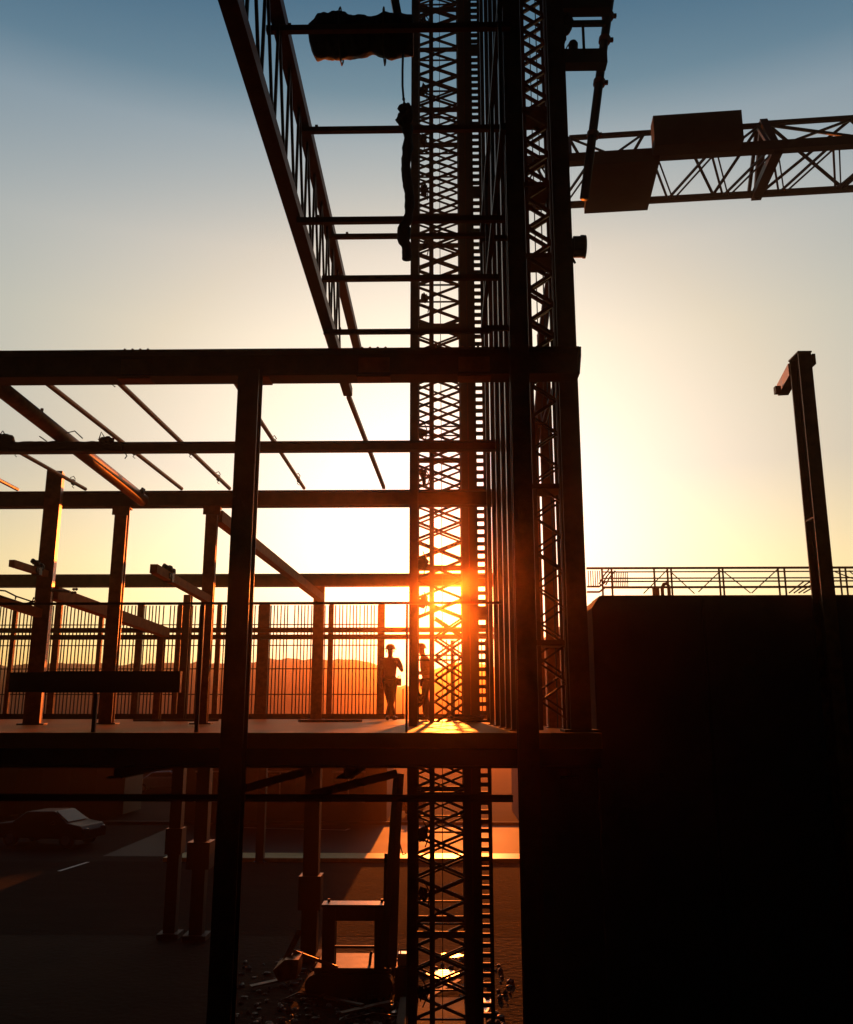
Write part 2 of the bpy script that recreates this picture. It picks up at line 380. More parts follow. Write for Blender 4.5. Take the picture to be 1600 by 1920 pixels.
# ------------------------------------------------------------------ tower crane
def crane():
    ya, yb = 17.3, 18.4
    xl, xr = P(778, 1000, ya).x, P(871, 1000, ya).x
    top = 23.0
    e = empty('tower_crane', ((xl + xr) / 2, (ya + yb) / 2, 0), 'tall black tower crane with lattice mast, ladder and counterweighted jib', 'crane')
    mast = MB().box((xl - .3, ya - .3, 0), (xr + .3, yb + .3, .25)).build('mast_base', 'concrete', e)
    for x in (xl, xr):
        for y in (ya, yb): MB().bar((x, y, .252), (x, y, top), .12, .12).build('mast_chord', 'black', e)
    x = P(810, 1000, ya).x; MB().bar((x, ya - .12, .252), (x, ya - .12, top), .095, .06).build('guide_rail', 'black', e)
    bay = .392
    def face(pa, pb, z0, w, gate=False, zig=False):
        mb = MB(); z = z0; k = 0
        while z + bay < top:
            if k % 5 != 4 or True:
                qa, da = pa, 0
                if gate and DZ - .2 < z < DZ + 1.75: qa = (P(815, 1000, ya).x, pa[1]); 
                if not zig or k % 2: mb.tube([V((*qa, z)), V((*pb, z + bay))], w, 6)
                if not zig or k % 2 == 0: mb.tube([V((*pb, z)) + V((0, .055, 0)), V((*qa, z + bay)) + V((0, .055, 0))], w, 6)
            if k % 4 == 0: mb.bar(V((*pa, z)), V((*pb, z)), .03, .03)
            z += bay; k += 1
        return mb.build('mast_bracing', 'black', e)
    face((xl, ya - .02), (xr, ya - .02), .3, .029, True); face((xl, yb), (xr, yb), .46, .023, True)
    face((xl, ya), (xl, yb), .3, .013); face((xr, ya), (xr, yb), .5, .013)
    for z in (1.7, 4.1, 8.35, 10.9, 13.45, 16.0, 18.6, 21.2):
        mb = MB()
        for y in (ya - .075, yb + .075): mb.bar((xl - .09, y, z), (xr + .09, y, z), .03, .11)
        for x in (xl - .075, xr + .075): mb.bar((x, ya - .06, z), (x, yb + .06, z), .03, .11)
        mb.build('section_joint', 'black', e)
    # cladding strip (D) and ladder
    xd0, xd1 = P(866, 1000, ya).x, P(893, 1000, ya).x
    MB().box((xd0, ya - .16, .252), (xd1, ya - .08, top)).build('cable_duct', 'black', e)
    MB().bar(((xd0 + xd1) / 2, ya - .18, .252), ((xd0 + xd1) / 2, ya - .18, top), .02, .03).build('duct_rib', 'steel', e)
    lad = empty('ladder', (xd1, ya - .1, .25), None, None); lad.parent = e
    lad.location = V((xd1, ya - .1, .25)) - V(e['_o']); 
    xr0, xr1 = P(894, 1000, ya).x, P(911, 1000, ya).x
    MB().bar((xr0, ya - .1, .252), (xr0, ya - .1, top), .03, .06).build('ladder_rail', 'black', lad)
    MB().bar((xr1, ya - .1, .252), (xr1, ya - .1, top), .07, .06).build('ladder_rail', 'black', lad)
    rb = MB(); z = .4; k = 0
    while z < top - .2:
        hh = .075
        rb.bar((xr0 + .015, ya - .1, z), (xr1 - .035, ya - .1, z), .05, hh); z += .162; k += 1
        if k in (44, 75, 100, 122): rb.bar((xr0 + .015, ya - .1, z - .03), (xr1 - .035, ya - .1, z - .03), .06, .2)
    o = rb.build('ladder_rungs', 'black', lad); o['kind'] = 'stuff'
    # thin wire in the mast, cable bundles on the left chord
    x = P(827, 1000, ya - .2).x
    MB().tube([(x, ya - .2, .3), (x + .02, ya - .2, 8), (x, ya - .2, 16), (x + .01, ya - .2, top)], .008, 5).build('hoist_wire', 'wire', e)
    random.seed(11)
    for k in range(16):
        z = .8 + k * 1.32 + random.uniform(-.3, .3)
        px = P(792, 1000, ya).x + random.uniform(-.03, .05)
        mb = MB()
        for q in range(3):
            mb.ball((px + random.uniform(-.05, .05), ya - .1, z + random.uniform(-.1, .1)), (random.uniform(.04, .08), .04, random.uniform(.06, .11)), 2, .6, k * 3 + q)
        mb.tube([(px, ya - .12, z + .2), (px + random.uniform(.05, .15), ya - .14, z), (px + random.uniform(0, .1), ya - .12, z - .25)], .012, 5)
        mb.build('cable_bundle', 'tarp', e)
    # jib
    A = P(1065, 300, 17.0); Bq = P(1600, 285, 16.5)
    zl = A.z; dirx = V((Bq.x - A.x, Bq.y - A.y, 0)).normalized(); nrm = V((-dirx.y, dirx.x, 0))
    def J(s, side, h): return V((A.x, A.y, zl)) + dirx * s + nrm * side + V((0, 0, h))
    L0, L1 = -1.35, 9.5
    W_ = 1.75; Ht = 1.15
    jl = (J(0, 0, 0) - P(1065, 300, 17)).length
    def S(px, py=300): # length along the jib at picture column px
        d = ray(px, py); # intersect vertical plane through A along dirx
        t_ = (V((A.x, A.y, 0)) - EYE).dot(nrm) / d.dot(nrm); q = EYE + d * t_
        return (V((q.x, q.y, 0)) - V((A.x, A.y, 0))).dot(dirx)
    jib = MB().bar(J(L0, 0, 0), J(L1, 0, 0), .2, .2).build('lower_chord', 'black', e)
    MB().bar(J(L0, W_, 0), J(L1, W_, 0), .12, .12).build('lower_chord', 'black', e)
    sj = S(1462)
    MB().bar(J(S(1075), W_ / 2, Ht), J(sj - .06, W_ / 2, Ht), .09, .09).build('top_chord', 'black', e)
    MB().bar(J(sj + .06, W_ / 2, Ht + .04), J(L1, W_ / 2, Ht + .04), .09, .09).build('top_chord', 'black', e)
    mb = MB(); s = S(1075); n_ = 0
    step = .62
    s = L0; k = 0
    while s + step < L1:          # bottom plane zigzag, doubled
        a0, b0 = (0, W_) if k % 2 else (W_, 0)
        mb.bar(J(s, a0, 0), J(s + step, b0, 0), .045, .045)
        mb.bar(J(s + .12, a0, -.02), J(s + step + .12, b0, -.02), .03, .03)
        s += step; k += 1
    mb.build('bottom_bracing', 'black', e)
    mbs = {(sd_, g_): MB() for sd_ in (0, W_) for g_ in (0, 1)}; s0 = S(1075); nb = 1.55
    segs = [(S(1075), S(1150)), (S(1150), S(1225)), (S(1300), S(1372)), (S(1372), S(1455))]
    for i, (u, v) in enumerate(segs):
        for side in (0, W_):
            gk = 0 if i < 2 else 1
            if i % 2 == 0: mbs[side, gk].bar(J(u, W_ / 2, Ht), J(v, side, .05), .05, .05)
            else: mbs[side, gk].bar(J(u, side, .05), J(v, W_ / 2, Ht), .05, .05)
    for s in (S(1075), sj - .12):
        for side in (0, W_): mbs[side, 0 if s < 1 else 1].bar(J(s - .05, side, .05), J(s, W_ / 2, Ht), .07, .07)
    u = sj + .12
    for k in range(3):
        v = u + 1.75
        for side in (0, W_):
            mbs[side, 1].bar(J(u, W_ / 2, Ht), J(v, side, .05), .055, .055); mbs[side, 1].bar(J(u, side, .05), J(v, W_ / 2, Ht), .05, .05)
        u = v
    for q_ in mbs.values(): q_.build('side_bracing', 'black', e)
    mb = MB()
    for side in (0, W_): mb.bar(J(sj, side, -.12), J(sj + .02, W_ / 2, Ht + .1), .16, .12)
    mb.bar(J(sj, -.1, -.02), J(sj, W_ + .1, -.02), .22, .16)
    mb.build('joint_frame', 'black', e)
    for (pa, pb, h0, h1, d0, d1) in ((1222, 1386, -.12, .58, -.5, -.14), (1106, 1236, -.22, .06, -.115, W_ + .05)):
        sa, sb = S(pa), S(pb)
        q = [J(sa, d0, h0), J(sb, d0, h0), J(sb, d1, h0), J(sa, d1, h0), J(sa, d0, h1), J(sb, d0, h1), J(sb, d1, h1), J(sa, d1, h1)]
        MB().hull8(q).build('counterweight', 'concrete_black', e)
M['concrete_black'] = mat('counterweight_concrete', (.012, .011, .010), (.025, .022, .020), (.8, .95), 2, 0, .2, 9)
crane()

# ------------------------------------------------------------------ roof trusses running back overhead
ZT = 3.72 + EZ
def truss(x, ys, ye, zl, zu, label, ye_low=None, ye_up=None):
    e = empty('roof_truss', (x, (ys + ye) / 2, zl), label, 'truss')
    MB().bar((x, ys, zl), (x, ye_low or ye, zl), .105, .1).build('bottom_chord', 'steel', e)
    MB().bar((x, ys, zu), (x, ye_up or ye, zu), .10, .1).build('top_chord', 'steel', e)
    mb = MB(); y = ys + .15; st = .44
    while y + st < ye:
        mb.bar((x, y, zl), (x, y, zu), .02, .022, V((0, 1, 0)))
        mb.bar((x, y + .02, zu), (x, y + st - .02, zl), .02, .022)
        y += st
    mb.build('web_bars', 'steel', e)
    return e
a = PZ(430, 0, ZT); b_ = PZ(630, 655, ZT)
xT = (a.x + b_.x) / 2
ZU = EZ + 3.72 * 1.265
truss(xT, 2.9, 9.3, ZT, ZU, 'leaning looking lattice roof truss overhead, left of the mast', 10.0, 11.9)
xT2 = .40
e = empty('runway_frame', (xT2, 6, ZT), 'thin black overhead frame holding the right ends of the cross bars', 'frame')
for z in (ZT, ZU): MB().bar((xT2, 5.1, z), (xT2, 8.4, z), .035, .05).build('rail', 'black', e)
for y in (5.2, 6.2, 7.2, 8.3): MB().bar((xT2, y, ZT + .026), (xT2, y, ZU - .026), .025, .025, V((0, 1, 0))).build('upright', 'black', e)
MB().bar((xT2, 8.22, ZT), (xA - .095, 8.22, ZT), .04, .05).build('bracket', 'black', e); MB().bar((xT2, 8.22, ZU), (xA - .095, 8.22, ZU), .04, .05).build('bracket', 'black', e)
tag(MB().bar((xT, 10.05, ZT - .03), (P(721, 922, y3).x, y3 - .12, zt3 + .03), .05, .05).build('roof_rod', 'rust'), 'thin steep roof rod right under the truss, nearest to the mast', 'rod')
def cross(py, z, xl_px, lab):
    q = PZ(700, py, z); y = q.y
    xs = P(xl_px, py, y).x
    e = empty('cross_bar', ((xs + xT2) / 2, y, z), lab, 'bar', 'cross bars between the roof trusses')
    r = .043
    MB().bar((xs, y, z), (xT2 + .08, y, z), r, r).build('bar', 'steel', e)
    c = V((xs + .16, y, z + r / 2 + .012)); MB().box(c - V((.012, .012, .012)), c + V((.012, .012, .012))).build('clip', 'rust', e)
ZUb, ZTb = ZU - .075, ZT - .075
cross(53, ZUb, 500, 'topmost cross bar, passing in front of the tarpaulin bundle')
cross(243, ZUb, 557, 'second cross bar below the tarpaulin bundle')
cross(413, ZTb, 557, 'third cross bar from the top, upper of a close pair')
cross(443, ZUb, 621, 'fourth cross bar from the top, lower of a close pair')
cross(522, ZTb, 604, 'second lowest cross bar between truss and ladder')
cross(622, ZTb, 607, 'lowest cross bar just above the thick top beam')

# tarpaulin bundle, hoist cable and hanging sling
def tarp():
    Yb = PZ(700, 53, ZUb).y + .20
    bm = bmesh.new(); nU, nV = 60, 36; rows = []
    xs, xe = P(582, 70, Yb).x, P(775, 72, Yb).x
    for i in range(nU + 1):
        u = i / nU; px = 582 + (775 - 582) * u
        topy = [(0, 58), (.08, 36), (.22, 28), (.45, 36), (.62, 37), (.74, 31), (.85, 34), (1, 36)]
        boty = [(0, 84), (.05, 104), (.2, 107), (.45, 102), (.6, 97), (.72, 100), (.78, 103), (.85, 99), (1, 97)]
        def it(tb):
            for (a, ya), (b, yb) in zip(tb, tb[1:]):
                if a <= u <= b: return ya + (yb - ya) * (u - a) / (b - a)
        zt, zb = P(px, it(topy), Yb).z, P(px, it(boty), Yb).z
        row = []
        for k in range(nV):
            th = 2 * math.pi * k / nV
            q = V((xs + (xe - xs) * u, Yb + math.cos(th) * .13, (zt + zb) / 2 + math.sin(th) * (zt - zb) / 2))
            n_ = noise.noise(V((u * 9, math.cos(th) * 1.6, math.sin(th) * 1.6))) * .018 + noise.noise(V((u * 26, math.cos(th) * 4, math.sin(th) * 4))) * .008
            q += V((0, math.cos(th), math.sin(th))) * n_
            row.append(bm.verts.new(q))
        rows.append(row)
    for a, b in zip(rows, rows[1:]):
        for k in range(nV): bm.faces.new((a[k], a[(k + 1) % nV], b[(k + 1) % nV], b[k]))
    bm.faces.new(rows[0][::-1]); bm.faces.new(rows[-1])
    e = empty('tarpaulin_bundle', ((xs + xe) / 2, Yb, P(678, 68, Yb).z), 'black rolled tarpaulin bundle tied up at the top beside the mast', 'tarpaulin')
    mb = MB(); mb.bm.free(); mb.bm = bm; mb.build('roll', 'tarp', e, True)
    for u in (.3, .72):
        x = xs + (xe - xs) * u
        zc = P(582 + 193 * u, 68, Yb).z
        MB().tube([(x, Yb + math.cos(k * .5236) * .165, zc + math.sin(k * .5236) * .20) for k in range(13)], .006, 5).build('strap', 'rope', e)
    return Yb
YT = tarp()
p0 = P(735, -30, YT + .25); p1 = P(748, 40, YT + .25)
tag(MB().bar(p0, p1, .06, .06).build('hanger_strut', 'rust'), 'short leaning strut above the tarpaulin bundle', 'strut')
Yh = YT
e = empty('hoist_line', P(757, 100, Yh), 'thin hoist line with hook hanging from the tarpaulin bundle', 'hoist')
MB().tube([P(756, 98, Yh), P(755, 130, Yh), P(755, 160, Yh), P(757, 186, Yh)], .008, 6).build('line', 'wire', e)
MB().tube([P(757, 185, Yh), P(758, 190, Yh), P(758, 197, Yh)], [.012, .006, .014], 8).build('shackle', 'wire', e)
mb = MB(); mb.ball(P(760, 206, Yh), (.05, .04, .05), 3, .3, 1); mb.ball(P(757, 224, Yh), (.05, .04, .055), 3, .4, 2); mb.ball(P(764, 216, Yh), (.04, .04, .09), 3, .2, 5)
mb.build('hook_block', 'tarp', e, True)
pts, rs = [], []
for i in range(40):
    py = 232 + i * 6.5
    pts.append(P(763 + 2.5 * math.sin(i * .35) + (3 if py > 300 else 0) * math.sin((py - 300) * .02) - (4 if 420 < py < 455 else 0), py, Yh + .02)); rs.append(.034 + .016 * noise.noise(V((i * .37, 1, 0))) + (.012 if 425 < py < 450 else 0))
tag(MB().tube(pts, rs, 10).build('hanging_sling', 'tarp', None, True), 'lumpy dark sling hanging along the slender post under the hook', 'sling')

# top right platform and lamp
def platform():
    Y = 9.25
    z0, z1 = P(1100, 122, Y).z, P(1100, 96, Y).z
    xa, xb = P(1056, 110, Y).x, P(1141, 110, Y).x
    e = empty('work_platform', ((xa + xb) / 2, Y, z0), 'small dark work platform with rails high on the outermost column', 'platform')
    MB().box((xa, Y - .05, z0), (xb - .02, Y + .1, z1)).build('platform_floor', 'black', e)
    zr0, zr1 = P(1100, 45, Y).z, P(1100, 37, Y).z
    MB().box((xa, Y, zr0), (xb, Y + .05, zr1)).build('rail', 'black', e)
    zt0, zt1 = P(1100, 20, Y).z, P(1100, -6, Y).z
    MB().box((xa, Y - .05, zt0), (xb + .06, Y + .1, zt1)).build('roof_plate', 'black', e)
    x = P(1095, 70, Y).x; MB().bar((x, Y + .025, z1 + .002), (x, Y + .025, zr0 - .002), .03, .03).build('rail_post', 'steel', e)
    l = empty('work_lamp', (P(1076, 95, Y).x, Y + .02, z1), 'small work lamp standing on the high platform', 'lamp')
    c = V(l['_o'])
    MB().tube([c + V((0, 0, .004)), c + V((0, 0, .03)), c + V((0, 0, .035)), c + V((0, 0, .12)), c + V((0, 0, .15))], [.035, .035, .055, .06, .045], 14).build('lamp_body', 'black', l)
    MB().tube([c + V((-.06, 0, .03)), c + V((-.085, 0, .06)), c + V((-.06, 0, .11))], .008, 6).build('handle', 'wire', l)
    mb = MB(); mb.ball(P(1061, 45, Y), (.085, .1, .14), 3, .35, 3); mb.ball(P(1056, 72, Y), (.04, .06, .06), 3, .3, 4)
    tag(mb.build('cloth_bag', 'tarp', None, True), 'dark bag slung against the outermost column above the platform', 'bag')
    pp = [P(1148, -30, Y + .5), P(1133, 80, Y + .5), P(1118, 200, Y + .5), P(1096, 372, Y + .5)]
    e2 = empty('leaning_prop', pp[-1], 'rusty leaning pipe prop with couplers behind the high platform', 'prop')
    MB().tube(pp, .055, 12).build('pipe', 'black', e2, True)
    for py, px in ((75, 1134), (155, 1124), (253, 1112), (30, 1140)):
        a = P(px, py, Y + .5); d = (pp[-1] - pp[0]).normalized()
        mb = MB().tube([a - d * .035, a + d * .035], .075, 12); mb.box(a + V((.06, -.02, -.02)), a + V((.11, .02, .025))); mb.build('coupler', 'rust', e2)
platform()
def drum_lamp():
    Y = 8.95
    a, b = P(1069, 463, Y), P(1098, 463, Y)
    r = (P(1085, 444, Y).z - P(1085, 483, Y).z) / 2
    e = empty('floodlight', a, 'drum shaped floodlight fixed to the outer face of the outermost column', 'lamp')
    b.z = a.z
    MB().tube([a + (b - a) * t_ for t_ in (.06, .2, .2, .86, .86, 1)], [r * .6, r * .75, r * .93, r * .93, r, r], 20).build('housing', 'black', e)
    MB().box(b + V((-.05, -.01, r)), b + V((-.008, .01, r + .015))).build('hinge', 'black', e)
    MB().bar(a + V((.02, 0, -r)), a + V((.05, 0, -r - .07)), .02, .02).build('bracket', 'black', e)
drum_lamp()

# ------------------------------------------------------------------ roof rods left
def rod(p, q, r, lab, name='roof_rod', clips=()):
    e = empty(name, (p + q) / 2, lab, 'rod', 'roof rods running back over the deck' if name == 'roof_rod' else None)
    MB().tube([p, q], r, 10).build('pipe', 'rust', e)
    random.seed(int(abs(p.x) * 100))
    for t_ in clips:
        c = p.lerp(q, t_); mb = MB()
        mb.tube([c + V((-.03, 0, r)), c + V((-.05, 0, r + .05)), c + V((.0, 0, r + .07)), c + V((.03, 0, r + .02))], .007, 5)
        mb.tube([c + V((.02, 0, -r)), c + V((-.02, .02, -r - .04)), c + V((.02, 0, -r - .07))], .006, 5)
        mb.box(c + V((-.02, -.04, -r - .012)), c + V((.02, .04, r + .012))); mb.build('wire_tie', 'wire', e)
ZP = zt3 + .03
ZPf = front_top + .02
def rrod(ax, ay, bx, by, r, lab, clips=()):
    p = PZ(ax, ay, ZPf); q = P(bx, by, y3 - .12); q.z = ZP
    d = (q - p); 
    if p.y > 8.7: p = p - d * ((p.y - 8.6) / d.y)
    rod(p, q, r, lab, 'roof_rod', clips)
rrod(80, 712, 340, 924, .032, 'roof rod crossing the thin beam at the end of its black cloth', (.62,))
rrod(215, 710, 430, 924, .032, 'roof rod over the middle of the bay left of the front column', (.12, .62, .88))
rrod(437, 710, 570, 924, .028, 'roof rod passing behind the head of the front column', (.1, .55, .9))
rod(P(-40, 805, 11.2), V((P(160, 922, y3 - .12).x, y3 - .12, ZP)), .03, 'lower left roof rod passing over the short free standing column', 'roof_rod', (.3, .86))
rod(P(-60, 870, 12.2), V((P(32, 924, y3 - .12).x, y3 - .12, ZP)), .03, 'short roof rod at the far left edge', 'roof_rod')
p, q = P(-70, 672, 9.2), P(268, 938, 14.05)
e = empty('pipe_beam', (p + q) / 2, 'thick round pipe sloping across the left roof bay to the third beam', 'pipe')
MB().tube([p, q], .10, 18).build('pipe', 'rust', e, True)
mb = MB(); c = p.lerp(q, .965)
for k in range(5): mb.ball(c + V((random.uniform(-.1, .08), random.uniform(-.1, .1), .09 + random.uniform(-.03, .05))), random.uniform(.03, .06), 2, .5, k)
mb.tube([c + V((-.3, -.3, .26)), c + V((-.15, -.1, .2)), c, c + V((.08, 0, .1)), c + V((.2, .02, .07))], .008, 5); mb.build('wire_knot', 'wire', e)
c = p.lerp(q, .42); MB().tube([P(75, 800, c.y - .2), P(79, 766, c.y - .2)], .022, 6).build('strap_plate', 'rust', e)
# cloth over the left part of the thin beam
def cloth_roll():
    pts, rs = [], []
    for i in range(70):
        px = -60 + i * 4.2
        rr = .055 + .010 * noise.noise(V((i * .3, 0, 0))) + (.02 if px < 22 else 0)
        py = 837 - (3 if px < 22 else 0) + 1.5 * noise.noise(V((i * .2, 5, 0)))
        pts.append(P(px, py, y2 - .02)); rs.append(rr * (.8 if px > 222 else 1.25))
    e = empty('cloth_roll', pts[35], 'black cloth rolled around the left part of the thin beam', 'cloth')
    MB().tube(pts, rs, 14).build('roll', 'tarp', e, True)
    mb = MB(); mb.ball(P(8, 822, y2 - .1), (.12, .1, .06), 3, .4, 3); mb.build('bunched_end', 'tarp', e, True); mb = MB(); mb.ball(P(200, 826, y2 - .1), (.1, .08, .045), 3, .5, 5); mb.build('bunched_end', 'tarp', e, True)
    for (a, b, c) in (((0, 815), (5, 808), (14, 822)), ((123, 812), (140, 808), (155, 822)), ((186, 822), (190, 810), (196, 820)), ((74, 818), (80, 822), (88, 828)), ((234, 848), (238, 855), (234, 860))):
        MB().tube([P(*a, y2 - .1), P(*b, y2 - .1), P(*c, y2 - .1)], .008, 5).build('loose_wire', 'wire', e)
cloth_roll()

# ------------------------------------------------------------------ left columns and stub beams
e1, x1_ = column(82, 1130, 13.8, .235, .26, DZ, P(100, 886, 13.8).z, 'free standing box column near the left edge, rising above the third beam', 'rust', 'box', turn=15)
e2, x2_ = column(219, 1100, y3, .20, .22, DZ, zb3 - .025, 'column under the third beam behind the right part of the hanging board', 'rust', turn=9)
e3, x3_ = column(391, 1100, y3, .19, .22, DZ, zb3 - .025, 'column under the third beam just left of the front column', 'rust', turn=9)
for e, x in ((e2, x2_), (e3, x3_)):
    MB().box((x - .14, y3 - .13, zb3 - .16), (x + .14, y3 - .118, zb3 - .004)).build('cap_plate', 'rust', e)
    MB().box((x - .14, y3 - .115, zb3 - .024), (x + .14, y3 + .12, zb3 - .004)).build('cap_plate', 'rust', e)
column(596, 1220, y4, .29, .26, DZ, zb4 - .004, 'broad reddish column in front of the screen fence, left of the workers', 'rust', turn=5)
column(299, 1260, 19.6, .15, .16, DZ, P(299, 1188, 19.6).z, 'short reddish column carrying the end of a sloping beam', 'rust')
column(346, 1240, 20.6, .17, .18, DZ, P(350, 1116, 20.6).z, 'thin dark column at the right end of the hanging board', 'steel')
def stub(p, q, w, h, lab, clamp=None):
    e = empty('stub_beam', (p + q) / 2, lab, 'beam')
    MB().bar(p, q, w, h).build('beam_section', 'oxide', e)
    if clamp is not None:
        c = p.lerp(q, clamp); mb = MB()
        random.seed(3)
        for k in range(6): mb.ball(c + V((random.uniform(-.09, .09), random.uniform(-.1, .1), random.uniform(0, .14))), random.uniform(.03, .06), 2, .5, k)
        mb.box(c - V((w * .7, .05, h * .62)), c + V((w * .7, .05, h * .62))); mb.build('clamp', 'wire', e)
stub(P(408, 968, y3 + .12), P(603, 1122, y4 - .14), .17, .2, 'long sloping beam from the column by the front column back to the broad reddish column')
stub(P(288, 1066, 11.7), P(390, 1124, y3 - .12), .1, .12, 'short beam with cut end sticking forward from the column by the front column', .24)
stub(P(22, 1056, 12.5), P(86, 1076, 13.66), .085, .1, 'short cut beam sticking forward from the free standing column', .72)
stub(P(100, 1112, 13.95), P(310, 1186, 19.5), .17, .2, 'long beam going back from the free standing column to the short reddish column')
stub(P(-50, 1110, 12.2), P(74, 1150, 13.65), .1, .13, 'low beam end at the far left edge below the cut beam')
e = empty('scaffold_coupler', P(130, 1108, 13.6), 'thin rod with a knobbly coupler beside the free standing column', 'coupler')
MB().tube([P(95, 1107, 13.6), P(130, 1109, 13.6)], .02, 8).build('rod', 'wire', e)
mb = MB()
for k in range(4): mb.ball(P(136 + k * 2.5, 1108 + (-1) ** k * 3, 13.6), .022, 2, .4, k)
mb.build('knob', 'wire', e)
e = empty('wire_frame', P(25, 1122, 12.3), 'bent wire frame lying on the low beam at the far left edge', 'frame')
for a in ([(-10, 1106), (10, 1108), (30, 1118), (60, 1128), (64, 1120)], [(-10, 1116), (14, 1122), (28, 1126), (30, 1118)], [(-10, 1130), (40, 1134), (66, 1127)]):
    MB().tube([P(x, y, 12.2) for x, y in a], .012, 6).build('wire', 'wire', e)

# ------------------------------------------------------------------ screen fence at the back of the deck
def screen_fence():
    Y = 24.5
    zt, zb = P(400, 1134, Y).z, P(400, 1343, Y).z
    e = empty('screen_fence', (P(360, 1340, Y).x, Y, DZ), 'tall barred screen fence along the back edge of the deck', 'fence')
    X = lambda px: P(px, 1240, Y).x
    posts = [(-150, 8), (-70, 10), (20, 8), (102, 12), (184, 8), (258, 12), (333, 8), (408, 8), (436, 8), (487, 8), (497, 12), (620, 8), (715, 12)]
    for px, w in posts:
        hw = w / F * Y / 2
        MB().box((X(px) - hw, Y - .05, DZ + .002), (X(px) + hw, Y + .05, zt)).build('post', 'rust', e)
    x0, x1 = X(-220), X(719)
    MB().box((x0, Y - .04, zt + .002), (X(719), Y + .04, zt + .05)).build('top_rail', 'rust', e)
    MB().box((x0, Y - .04, DZ + .002), (X(760), Y - .055, DZ + .14)).build('bottom_rail', 'steel', e)
    for py in (1171, 1210, 1254, 1302):
        z = P(400, py, Y).z; MB().box((x0, Y + .055, z - .014), (x1, Y + .075, z + .014)).build('wire_rail', 'wire', e)
    random.seed(5)
    edges = sorted([-220] + [p for p, w in posts])
    for a, b in zip(edges, edges[1:]):
        if X(b) - X(a) < .3: continue
        mb = MB(); x = X(a) + .12; n_ = max(1, round((X(b) - X(a)) / .097)); d = (X(b) - X(a)) / n_
        for k in range(1, n_):
            xx = X(a) + d * k + random.uniform(-.010, .010); lean = random.uniform(-.014, .014)
            if random.random() < .02: continue
            mb.bar((xx, Y + .09, DZ + .01), (xx + lean, Y + .09, zt - .01), .030, .022)
        mb.build('bar_infill', 'wire', e)
    # sparse bay behind the mast
    mb = MB()
    for px in (728, 742, 756): mb.bar((X(px), Y + .09, DZ + .01), (X(px), Y + .09, P(700, 1292, Y).z), .03, .02)
    mb.build('bar_infill', 'wire', e)
    mb = MB()
    for px in (838, 848, 852, 860, 898, 904, 911, 918): mb.bar((X(px), Y + .09, DZ + .01), (X(px), Y + .09, P(700, 1200, Y).z), .03 if px not in (848, 918) else .08, .02)
    mb.build('bar_infill', 'wire', e)
    MB().box((X(786), Y - .04, DZ + .002), (X(918), Y - .055, DZ + .14)).build('bottom_rail', 'steel', e)
screen_fence()

# front guard rail and hanging board
def guard():
    Y = 8.62
    zr = P(600, 1131, Y).z
    e = empty('guard_rail', (P(372, 1370, Y).x, Y, DZ), 'thin guard rail along the front edge of the deck', 'railing')
    MB().box((XL, Y - .012, zr - .012), (P(940, 1131, Y).x, Y + .012, zr + .012)).build('top_rail', 'steel', e)
    for px, top in ((176, 1298), (375, 1131), (763, 1131)):
        x = P(px, 1360 if px == 176 else 1250, Y).x
        MB().bar((x, Y, DZ + .002), (x, Y, P(px, top, Y).z - .014), .034 if px < 700 else .022, .03).build('post', 'steel', e)
    a, b = P(86, 1299, Y), P(342, 1259, Y)
    e = empty('hanging_board', ((a.x + b.x) / 2, Y - .03, a.z), 'long black board fixed low on the front guard rail at left', 'board')
    MB().box((a.x, Y - .08, a.z), (b.x, Y - .022, b.z)).build('panel', 'black', e)
    MB().box((b.x + .001, Y - .082, a.z), (b.x + .007, Y - .02, b.z)).build('lit_edge', 'rust', e)  # rust strip stands in for the sunlit right edge of the board
    MB().box((P(24, 1280, Y).x, Y - .075, a.z + .004), (a.x - .002, Y - .03, b.z - .01)).build('panel_end', 'black', e)
guard()

def deck_clutter():
    c = V((P(872, 1350, 16.6).x, 16.6, DZ + .004))
    pts = [c + V((math.cos(k * .55) * (.3 + .04 * math.sin(k * 1.7)), math.sin(k * .55) * (.22 + .03 * math.cos(k)), .02 + k * .0022 + .015 * (k % 3))) for k in range(40)]
    tag(MB().tube(pts, .018, 6).build('cable_coil', 'tyre', None, True), 'coil of black cable lying on the deck at the foot of the mast', 'cable')
    for k, (px, Y, L, lab) in enumerate(((250, 18.0, 1.6, 'loose plank lying on the deck behind the hanging board'), (560, 16.5, 1.1, 'short offcut plank lying on the deck near the front column'))):
        x = P(px, 1355, Y).x; tag(MB().bar((x, Y, DZ + .03), (x + L, Y + .4, DZ + .03), .15, .045).build('timber_plank', 'timber'), lab, 'plank')
deck_clutter()

# ------------------------------------------------------------------ right laced column
def laced():
    Y = 8.5
    zt = P(1515, 661, Y).z
    xa = P(1533, 900, Y).x; D = .24
    e = empty('steel_column', (xa, Y, 0), 'lone steel column with a short top arm standing at the right', 'column')
    MB().hsec((xa, Y + D / 2, 0), (xa, Y + D / 2, zt), .13, D, .018, .014, V((0, 1, 0))).build('shaft', 'rust', e)
    MB().bar((xa - .02, Y + D + .002, zt - .08), P(1468, 731, Y + .82), .11, .13).build('top_arm', 'rust', e)
    MB().box((xa + .067, Y - .02, zt - .13), (xa + .098, Y + .14, zt - .02)).build('bracket', 'rust', e)
    MB().box((xa - .07, Y - .01, zt + .002), (xa + .07, Y + D + .01, zt + .016)).build('cap_plate', 'rust', e)
    for py in (975, 1310):
        z = P(1525, py, Y + .12).z; MB().box((xa - .062, Y + .02, z), (xa - .009, Y + D - .02, z + .014)).build('stiffener', 'rust', e)
    MB().box((xa - .08, Y + .62, zt - .20), (xa - .02, Y + .68, zt - .12)).build('clip', 'rust', e)
laced()

